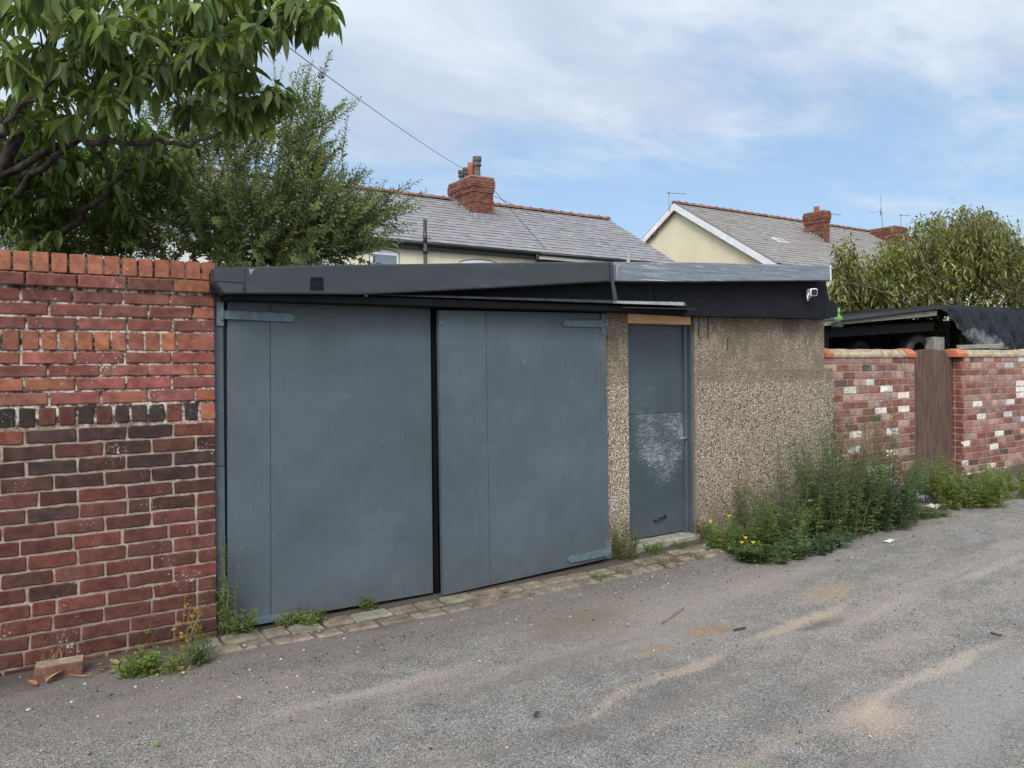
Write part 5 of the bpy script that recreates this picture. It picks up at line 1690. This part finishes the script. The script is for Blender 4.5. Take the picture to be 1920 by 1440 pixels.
lim3 = [([b3, b3 + UPZ * 1.2, atd(1790, 590, 13.2), atd(1800, 530, 13.2), atd(1830, 460, 13.2)], .10, .02), ([b3 + UPZ * 1.2, atd(1720, 580, 13.0), atd(1650, 545, 12.6), atd(1590, 530, 12.2)], .03, .008),
        ([b3 + UPZ * 1.2, atd(1880, 570, 13.0), atd(1950, 500, 13.2)], .035, .010), ([atd(1790, 590, 13.2), atd(1745, 520, 13), atd(1720, 470, 13)], .028, .008)]
mb = MB(); branch_net(mb, lim3[:1], t3[:0]); mb.build('trunk', M['bark_pale'], RT, recalc=False)
mb = MB(); branch_net(mb, lim3[1:], t3, .006, .05, .022)
for k in range(46):   # bare shoots standing above the crown
    x = NR.uniform(1700, 1990); y = np.interp(x, [1690, 1740, 1810, 1880, 1990], [480, 458, 436, 455, 460]) + NR.uniform(-4, 22); d = NR.uniform(12.2, 13.4)
    p = atd(x, y, d); q = p + Vector((NR.uniform(-.12, .22), NR.uniform(-.1, .1), NR.uniform(.25, .55))); mb.tube([p, q], [.007, .003], 4, caps=False)
mb.build('branches', M['bark_pale'], RT, recalc=False)
P, A, Nn, L_, C_, Dp = [], [], [], [], [], []
for t in t3:
    k = int(NR.integers(22, 36)); tone = NR.uniform(.6, 1.3)
    for j in range(k):
        an = NR.uniform(0, 6.28); el = NR.uniform(-.9, .75)
        d = np.array([math.cos(an) * math.cos(el), math.sin(an) * math.cos(el), math.sin(el)])
        P.append(t + NR.normal(0, .05, 3) + np.array([0, 0, .02 * j - .12])); A.append(d); Nn.append(np.array([0, 0, 1.0]) + NR.normal(0, .4, 3)); L_.append(NR.uniform(.085, .15)); Dp.append(NR.uniform(.5, 1.5))
        q = NR.random(); c = np.array([.168, .172, .056]) if q < .55 else (np.array([.235, .235, .095]) if q < .78 else (np.array([.09, .11, .038]) if q < .92 else np.array([.33, .27, .11])))
        C_.append(c * tone * NR.uniform(.8, 1.2))
L_ = np.array(L_)
Vv, Ff, Cc, Uu = leaves(P, A, Nn, L_, L_ * .27, C_, R=4, droop=np.array(Dp), fold=.3, prof=.8)
build_np('crown', Vv, Ff, Cc, M['long_leaf'], RT, Uu)
# low dark undergrowth behind the shelter that closes the view between trees and wall
t4 = np.array([tuple(atd(NR.uniform(1540, 2050), NR.uniform(575, 670), NR.uniform(13.5, 16.5))) for _ in range(230)])
ub = atd(1800, 740, 15); ub.z = gz(ub.x)
UG = thing('hedge', 'dark leafy hedge seen in the gaps under the shelter and the bushy tree', 'hedge', ub)
mb, (Vv, Ff, Cc, Uu) = sprays(t4, np.tile([0, -.3, .6], (len(t4), 1)), 26, .09, .45, (.3, .6), [(.05, .075, .026), (.065, .09, .03), (.04, .06, .025)])
mb.build('twigs', M['bark'], UG, recalc=False); build_np('leaves', Vv, Ff, Cc, M['small_leaf'], UG, Uu)
UGs = MB()
for k in range(12):
    p = Vector(t4[k * 17]); UGs.tube([(p.x, p.y, gz(p.x)), (p.x + .05, p.y, p.z * .5), p], [.03, .02, .01], 6)
UGs.build('stems', M['bark'], UG, recalc=False)


# ------------------------------------------------------------------ weeds
def weed(name, label, cat, base, h, ns, spread, lean, nodes, leaf, lw, cols, leaflets=5, seed=0, group=None, flower=None, bare=.1, stem='stem', flat=0.0, toptaper=.62, front=0.0):
    leaf *= 1.35; nodes = int(nodes * 1.35)
    g = np.random.default_rng(seed)
    base = Vector(base); t = thing(name, label, cat, base, group)
    mb = MB(); P, A, Nn, L_, C_ = [], [], [], [], []; tops = []
    for s in range(ns):
        an = g.uniform(0, 6.28); rr = spread * math.sqrt(g.random()) * .6
        b = np.array(base) + np.array([math.cos(an) * rr, math.sin(an) * rr * .7, 0]); b[2] = gz(b[0]) - .01
        if b[1] > 4.9: b[1] = 4.9 - g.uniform(0, .08)
        hh = h * g.uniform(.55, 1.0); ld = np.array([math.cos(an), math.sin(an), 0]) * lean * g.uniform(.3, 1.2) * hh + np.array([0, -front * hh, 0])
        pts = [b + ld * f ** 1.6 + np.array([0, 0, hh * (f - flat * f * f * .5)]) + g.normal(0, .012, 3) * (f > 0) for f in np.linspace(0, 1, 6)]
        for q in pts:
            if q[1] > 4.91: q[1] = 4.91
        mb.tube(pts, [.0045 * (.5 + h * .5), .004 * (.5 + h * .5), .0035, .003, .002, .0012], 5, caps=False)
        tops.append(pts[-1]); tone = g.uniform(.7, 1.25)
        n = max(4, int(nodes * hh / h))
        for k in range(n):
            f = bare + (1 - bare) * (k + g.random()) / n; x = f * 5; i = min(4, int(x)); p = pts[i] + (pts[i + 1] - pts[i]) * (x - i)
            a2 = g.uniform(0, 6.28); el = g.uniform(-.2, .8)
            d = np.array([math.cos(a2) * math.cos(el), math.sin(a2) * math.cos(el), math.sin(el)])
            sc = (1 - toptaper * f) * g.uniform(.7, 1.2)
            ll = leaf * 2.0 * sc
            c = np.array(cols[int(g.integers(len(cols)))]) * tone
            sd_ = unit(np.cross(d, [0, 0, 1.0])); nl = leaflets if sc > .35 else max(1, leaflets // 2)
            for m_ in range(nl):
                fo = (m_ + 1) / nl; sg = (-1) ** m_
                P.append(p + d * ll * fo * .6); A.append(d * (.45 + .8 * (m_ == nl - 1)) + sd_ * sg * (.75 if m_ < nl - 1 else .0) + np.array([0, 0, .2])); Nn.append(np.array([0, 0, 1.0]) + g.normal(0, .45, 3))
                L_.append(leaf * sc * g.uniform(.8, 1.25)); C_.append(c * g.uniform(.85, 1.45))
    mb.build('stems', M[stem], t, recalc=False)
    L_ = np.array(L_)
    P = np.array(P); P[:, 1] = np.minimum(P[:, 1], 4.93)
    Vv, Ff, Cc, Uu = leaves(P, A, Nn, L_, L_ * lw, C_, R=2, droop=.35, fold=.2, prof=.8)
    build_np('leaves', Vv, Ff, Cc, M['weed'], t, Uu)
    if flower:
        for q in flower:
            q = Vector(q); f = MB()
            for k in range(9):
                a = 2 * math.pi * k / 9; u = Vector((math.cos(a), math.sin(a), .25)); v = Vector((-math.sin(a), math.cos(a), 0))
                f.add([q, q + u * .012 + v * .006, q + u * .021, q + u * .012 - v * .006], [(0, 1, 2, 3)])
            f.lathe([(.001, .004), (.007, .003), (.006, -.01), (.001, -.016)], q, 8)
            f.build('flower', M['petal'], t, recalc=False)
            f = MB(); f.tube([(q.x + .02, q.y + .05, gz(q.x)), q - UPZ * .01], .0022, 4, caps=False); f.build('flower_stalk', M['stem'], t, recalc=False)
    return t


MUG = [(.080, .108, .052), (.098, .128, .062), (.065, .092, .050), (.125, .155, .08)]
GRN = [(.115, .165, .048), (.135, .19, .055), (.095, .14, .048)]
YEL = [(.175, .20, .055), (.21, .225, .075), (.13, .17, .048)]
DRK = [(.075, .115, .062), (.09, .13, .07), (.06, .095, .055)]
WG = 'weeds in the clump at the garage corner'


def gp(x, y): p = gpt(x, y); return (p.x, min(p.y, 4.86), gz(p.x))


weed('mugwort_plant', 'tallest grey-green weed with a thin spire, against the right end of the pebbledash wall', 'weed', gp(1570, 985), 1.70, 10, .30, .10, 84, .046, .22, MUG, 5, 1, WG)
weed('mugwort_plant', 'tall feathery weed in front of the white-flecked brick wall, nearest the wooden gate', 'weed', gp(1660, 972), 1.36, 14, .46, .16, 62, .040, .22, MUG, 5, 2, WG)
weed('mugwort_plant', 'slim upright weed before the middle of the pebbledash wall', 'weed', gp(1500, 1008), 1.10, 10, .36, .14, 60, .038, .22, MUG, 5, 3, WG)
weed('bushy_weed', 'dark green bushy weed bulging over the asphalt below the brick wall', 'weed', gp(1650, 985), .74, 50, .62, .42, 64, .036, .34, DRK, 5, 4, WG, bare=.02)
weed('bushy_weed', 'mid green mound of weed filling the corner of pebbledash and brick wall', 'weed', gp(1580, 998), .92, 48, .62, .34, 64, .034, .30, MUG + GRN[:1], 5, 5, WG, bare=.02)
weed('bushy_weed', 'fresh green mound of weed in front of the pebbledash wall', 'weed', gp(1482, 1014), .50, 50, .72, .40, 58, .032, .28, GRN + MUG[:1], 5, 6, WG, bare=.02)
fl = [at(1333, 978, 4.5), at(1367, 967, 4.5), at(1398, 1008, 4.22), at(1391, 1017, 4.15), at(1412, 1017, 4.1), at(1756, 942, 4.3)]
weed('ragwort_plant', 'sprawling green weed with small yellow flowers beside the side door', 'weed', gp(1392, 1025), .30, 26, .50, .40, 40, .034, .26, GRN, 5, 7, WG, flower=fl[:5], bare=.02)
weed('creeping_weed', 'low leafy weed creeping onto the asphalt at the front of the clump', 'weed', gp(1440, 1045), .20, 30, .52, .7, 40, .032, .42, DRK + GRN, 5, 8, WG, bare=.0, flat=.4)
weed('creeping_weed', 'flat leafy weed at the front right of the clump, by the white litter', 'weed', gp(1530, 1030), .17, 26, .42, .8, 36, .030, .42, DRK, 5, 9, WG, bare=.0, flat=.4)
weed('dry_weed', 'straw brown tangle of dead stalks between the two green bushes', 'weed', gp(1545, 1000), .38, 30, .32, .35, 14, .020, .25, [(.20, .16, .06), (.14, .13, .05)], 3, 10, WG, stem='dry_stem')
weed('grassy_weed', 'thin dry grassy weed at the foot of the blue door frame', 'weed', gp(1318, 1005), .22, 22, .30, .35, 18, .028, .2, [(.15, .14, .06), (.10, .12, .04)], 3, 11, WG, stem='dry_stem')
weed('thin_weed', 'wispy dark weed climbing the left edge of the pebbledash wall', 'weed', gp(1345, 985), .62, 4, .12, .12, 34, .034, .25, MUG, 4, 12, WG)
g2 = 'weeds at the gate'
weed('gate_weed', 'green weeds standing in front of the wooden gate', 'weed', gp(1750, 930), .50, 40, .50, .2, 40, .032, .26, YEL + GRN, 4, 13, g2)
weed('gate_weed', 'rounded dark green weed spilling onto the asphalt right of the gate', 'weed', gp(1818, 948), .42, 46, .62, .34, 44, .034, .36, [(.10, .13, .045), (.12, .145, .05)] + YEL[:1], 5, 14, g2, bare=.0)
weed('gate_weed', 'pale yellowish weed along the far foot of the right brick wall', 'weed', gp(1895, 925), .36, 46, .75, .2, 40, .032, .3, YEL, 4, 15, g2, bare=.0)
weed('gate_weed', 'yellowish weed strip continuing beyond the right edge of the wall view', 'weed', gp(1985, 905), .40, 34, .7, .2, 36, .036, .3, YEL, 4, 16, g2, bare=.0)
weed('low_weed', 'low dull green weed beside the white litter at the clump edge', 'weed', gp(1735, 968), .16, 26, .38, .6, 30, .030, .3, MUG + YEL[:1], 4, 17, g2, bare=.0, flat=.3)
# small plants by the doors and the tall wall
weed('pier_weed', 'olive tufted weed growing at the foot of the narrow pebbledash pier', 'weed', gp(1166, 1044), .34, 22, .14, .32, 26, .018, .3, [(.10, .12, .04), (.075, .09, .035), (.14, .12, .06)], 4, 18, bare=.0)
weed('tall_weed', 'tall stringy weed with a seed head at the left door post', 'weed', gp(436, 1193), .80, 4, .06, .10, 46, .022, .3, YEL + GRN, 3, 19)
weed('leafy_weed', 'leafy green weed around the bottom of the left strap hinge', 'weed', gp(452, 1192), .20, 12, .10, .35, 24, .022, .36, GRN, 5, 20, bare=.0)
weed('wall_weed', 'small round leaved weed sprouting from the joint of brick wall and door post', 'weed', gp(412, 1190), .36, 9, .05, .28, 26, .024, .75, [(.13, .17, .04), (.10, .14, .035)], 2, 21, bare=.5)
weed('trailing_weed', 'pale green weed trailing along the bottom of the left door leaf', 'weed', gp(560, 1172), .13, 16, .22, .5, 20, .026, .45, YEL + GRN, 3, 22, bare=.0, flat=.3)
weed('trailing_weed', 'tiny green sprig at the foot of the left door leaf near its free edge', 'weed', gp(688, 1143), .12, 8, .05, .4, 18, .022, .45, GRN, 3, 23, bare=.0)
weed('roadside_weed', 'bright green weed clump at the foot of the tall brick wall', 'weed', gp(262, 1262), .14, 15, .16, .6, 20, .026, .5, [(.14, .20, .045), (.17, .21, .06), (.11, .16, .04)], 3, 24, bare=.0)
weed('roadside_weed', 'spiky light green weed right of the bright clump by the brick wall', 'weed', gp(325, 1258), .14, 14, .10, .45, 18, .024, .2, YEL, 3, 25, bare=.0)
weed('roadside_weed', 'thin blue-green weed between the brick wall and the first setts', 'weed', gp(375, 1245), .20, 10, .06, .25, 24, .026, .3, [(.09, .13, .055)], 3, 26, bare=.0)
weed('climbing_weed', 'single thin stem climbing the tall brick wall', 'weed', gp(284, 1215), .62, 1, .01, .02, 18, .036, .5, [(.16, .17, .04)], 2, 27, bare=.1)
weed('withered_weed', 'withered yellow weed with drooping leaves against the brick wall', 'weed', gp(350, 1215), .32, 4, .05, .2, 12, .040, .5, [(.30, .19, .05), (.22, .17, .05)], 2, 28, stem='dry_stem')
weed('withered_weed', 'greyed dry tuft growing low out of the brick wall above the loose brick', 'weed', (at(97, 1222, 4.82).x, 4.80, 0), .16, 10, .05, .4, 4, .014, .3, [(.12, .11, .08)], 2, 29, stem='dry_stem')


def tuft(label, x, y, h, n, cols, seed, spread=.04):
    g = np.random.default_rng(seed); p0 = gpt(x, y); b = np.array([p0.x, min(p0.y, 4.85), gz(p0.x)])
    an = g.uniform(0, 6.28, n); el = g.uniform(.45, 1.4, n)
    A = np.stack([np.cos(an) * np.cos(el), np.sin(an) * np.cos(el), np.sin(el)], 1)
    P = b + np.stack([np.cos(an) * spread * g.random(n), np.sin(an) * spread * g.random(n), np.full(n, -.005)], 1)
    L = h * g.uniform(.6, 1.2, n); C = np.array([cols[int(g.integers(len(cols)))] for _ in range(n)]) * g.uniform(.75, 1.25, (n, 1))
    Vv, Ff, Cc, Uu = leaves(P, A, np.tile([0, 0, 1.0], (n, 1)) + g.normal(0, .2, (n, 3)), L, .0065, C, R=4, droop=.9, fold=.3, prof=.6)
    return tag(build_np('grass_tuft', Vv, Ff, Cc, M['weed'], None, Uu), label, 'grass')


tuft('lush green grass tuft in front of the side door step', 1222, 1032, .20, 110, GRN, 31, .09)
tuft('dry straw grass tuft on the setts right of the lush tuft', 1252, 1058, .16, 80, [(.20, .17, .08), (.15, .14, .06)], 32, .09)
tuft('neat green rosette of grass on the setts near the flowering weed', 1298, 1046, .15, 46, GRN, 33, .03)
tuft('small bright grass tuft at the road edge of the setts, leftmost of its row', 1123, 1084, .12, 50, [(.13, .19, .04), (.10, .15, .04)], 34, .04)
tuft('small grass tuft at the road edge below the narrow pier', 1172, 1078, .11, 40, GRN, 35, .04)
tuft('tiny yellowish grass tuft at the road edge below the side door', 1214, 1066, .07, 30, YEL, 36, .03)
tuft('short grass by the door frame at the end of the step', 1274, 1024, .14, 50, GRN + YEL, 37, .05)

# ------------------------------------------------------------------ loose things on the ground
lb0, lb1 = gpt(63, 1280), gpt(172, 1262)
u = (lb1 - lb0); u.z = 0; Lb = .225; u.normalize(); v = Vector((-u.y, u.x, 0))
o = Vector((lb0.x, lb0.y, gz(0) - .008))
mb = MB(); brick(mb, o + v * .0, u, -v, 0, .225, 0, .078, (.14, .07, .05), .008, .006, .004, back=-.10)
mb.add([o + u * (.225 * k) + v * w + UPZ * z for k, w, z in ((.02, .005, .077), (.98, .005, .077), (.98, .10, .079), (.02, .10, .079))], [(0, 1, 2, 3)], (.30, .22, .17))
tag(mb.build('loose_brick', M['brick']), 'single loose brick lying on the ground at the foot of the tall wall', 'brick')


def dead_leaf(x, y, s, c, rot, label):
    p = gpt(x, y); g = rnd
    d = np.array([[math.cos(rot), math.sin(rot), .15]])
    V, F, C, U = leaves([(p.x, p.y, gz(p.x) + .012)], d, [(g.uniform(-.4, .4), g.uniform(-.4, .4), 1)], s, s * .62, [c], R=5, droop=-.5 + g.random() * .9, fold=.5)
    return tag(build_np('dead_leaf', V, F, C, M['dead'], None, U), label, 'leaf', 'fallen leaves on the lane')


LV = 'fallen dry leaf on the ground by the tall brick wall'
dead_leaf(85, 1284, .085, (.34, .22, .12), .5, 'large curled tan leaf below the loose brick')
dead_leaf(68, 1290, .06, (.30, .13, .06), 2.2, 'orange brown leaf left of the curled tan leaf')
for k, (x, y, s) in enumerate(((205, 1256, .05), (222, 1250, .055), (196, 1262, .04), (214, 1265, .04), (236, 1262, .045), (300, 1262, .06), (335, 1262, .05), (345, 1268, .035), (355, 1222, .03), (190, 1248, .035))):
    dead_leaf(x, y, s, rnd.choice([(.30, .19, .10), (.25, .16, .085), (.36, .25, .14), (.17, .11, .07)]), rnd.uniform(0, 6), LV)
dead_leaf(1570, 1052, .05, (.22, .25, .05), .3, 'yellow green leaf lying on the asphalt in front of the weed clump')
dead_leaf(290, 1404, .035, (.14, .24, .06), 1.0, 'small green leaf alone on the asphalt at the lower left')
dead_leaf(452, 1316, .03, (.50, .32, .18), 2.0, 'tiny pale orange leaf alone on the asphalt left of centre')
dead_leaf(1002, 1350, .05, (.06, .055, .05), .4, 'small dark leaf lying on the asphalt at the bottom centre')


def twig(label, pts, r=.003, mat='dry_stem'):
    mb = MB(); P = []
    for x, y in pts:
        p = gpt(x, y); P.append((p.x, p.y, gz(p.x) + .012))
    mb.tube(P, r, 5); return tag(mb.build('twig', M[mat], recalc=False), label, 'twig')


twig('pale straight twig lying on the asphalt in front of the side door', [(1240, 1172), (1258, 1160), (1282, 1144)], .0035)
twig('dark bent twig lying by the rust coloured stain on the asphalt', [(1376, 1185), (1388, 1182), (1398, 1181)], .006, 'bark')
twig('short dark stick lying on the asphalt near the right edge', [(1858, 1191), (1878, 1196)], .007, 'bark')
twig('long straw stalk lying against the loose brick', [(110, 1262), (132, 1270), (170, 1272)], .003)
twig('dry stalk lying under the leafy weed at the left door', [(462, 1172), (478, 1192), (492, 1208)], .003)


def litter(name, label, cat, x, y, w_, d_, h_, mat, rot=0.0, seed=0):
    g = random.Random(seed); p = gpt(x, y); n = 6; mb = MB(); vs = []
    ca, sa = math.cos(rot), math.sin(rot)
    for j in range(n + 1):
        for i in range(n + 1):
            a, b = (i / n - .5) * w_, (j / n - .5) * d_
            e = 1 - .25 * abs(math.sin(i * 1.7 + j)) * (i in (0, n) or j in (0, n))
            vs.append((p.x + (a * ca - b * sa) * e, p.y + (a * sa + b * ca) * e, gz(p.x) + .008 + h_ * (abs(g.gauss(0, .35)) + .4 * math.sin(i * .9) ** 2)))
    mb.add(vs, [(j * (n + 1) + i, j * (n + 1) + i + 1, (j + 1) * (n + 1) + i + 1, (j + 1) * (n + 1) + i) for j in range(n) for i in range(n)], smooth=True)
    o = mb.build(name, M[mat], recalc=False)
    md = o.modifiers.new('thick', 'SOLIDIFY'); md.thickness = .003
    return tag(o, label, cat)


litter('plastic_scrap', 'crumpled white scrap in the middle of the weed clump', 'litter', 1507, 1004, .11, .08, .05, 'paper', .3, 1)
litter('plastic_scrap', 'flat white scrap at the front right edge of the weed clump', 'litter', 1566, 1006, .09, .05, .03, 'paper', .1, 2)
litter('cardboard_piece', 'long cream coloured sheet lying at the edge of the weeds by the gate', 'litter', 1765, 951, .38, .16, .04, 'paper', -.15, 3)
litter('paper_scrap', 'small pale flattened scrap on the asphalt right of the weeds', 'litter', 1668, 1016, .14, .06, .012, 'paper', .2, 4)
litter('paper_scrap', 'thin pale paper scrap on the setts beside the flowering weed', 'litter', 1325, 1027, .10, .04, .02, 'paper', .1, 5)
litter('plastic_scrap', 'grey crumpled bag half hidden behind the cream sheet', 'litter', 1730, 942, .16, .10, .10, 'lead', .1, 6)
# loose grit
mb = MB(); g = random.Random(9)
for k in range(2600):
    q = g.random()
    if q < .55:
        x, y = g.uniform(-.6, 9), 0; y = 4.35 + abs(g.gauss(0, .30)) * (-1 if g.random() < .75 else .6)
    else:
        x, y = g.uniform(-1.5, 9), g.uniform(1.8, 4.6)
    if y > 4.78: continue
    s = abs(g.gauss(.0035, .0022)) + .0018; z = gz(x) + .004 + (.012 if 4.45 < y and 1 < x < 5.4 else lane_z(x, y) - gz(x) - .004)
    c = jit(g.choice([(.12, .11, .10), (.07, .065, .06), (.22, .20, .18), (.17, .14, .11), (.36, .34, .31)]), .3, g)
    vs = [(x + s * g.uniform(.7, 1.4) * a, y + s * g.uniform(.7, 1.4) * b, z + s * .8 * cc + s * .4) for a, b, cc in ((1, 0, 0), (0, 1, 0), (-1, 0, 0), (0, -1, 0), (0, 0, 1), (0, 0, -1))]
    mb.add(vs, [(0, 1, 4), (1, 2, 4), (2, 3, 4), (3, 0, 4), (1, 0, 5), (2, 1, 5), (3, 2, 5), (0, 3, 5)], c)
tag(mb.build('grit', M['stone'], recalc=False), kind='stuff')
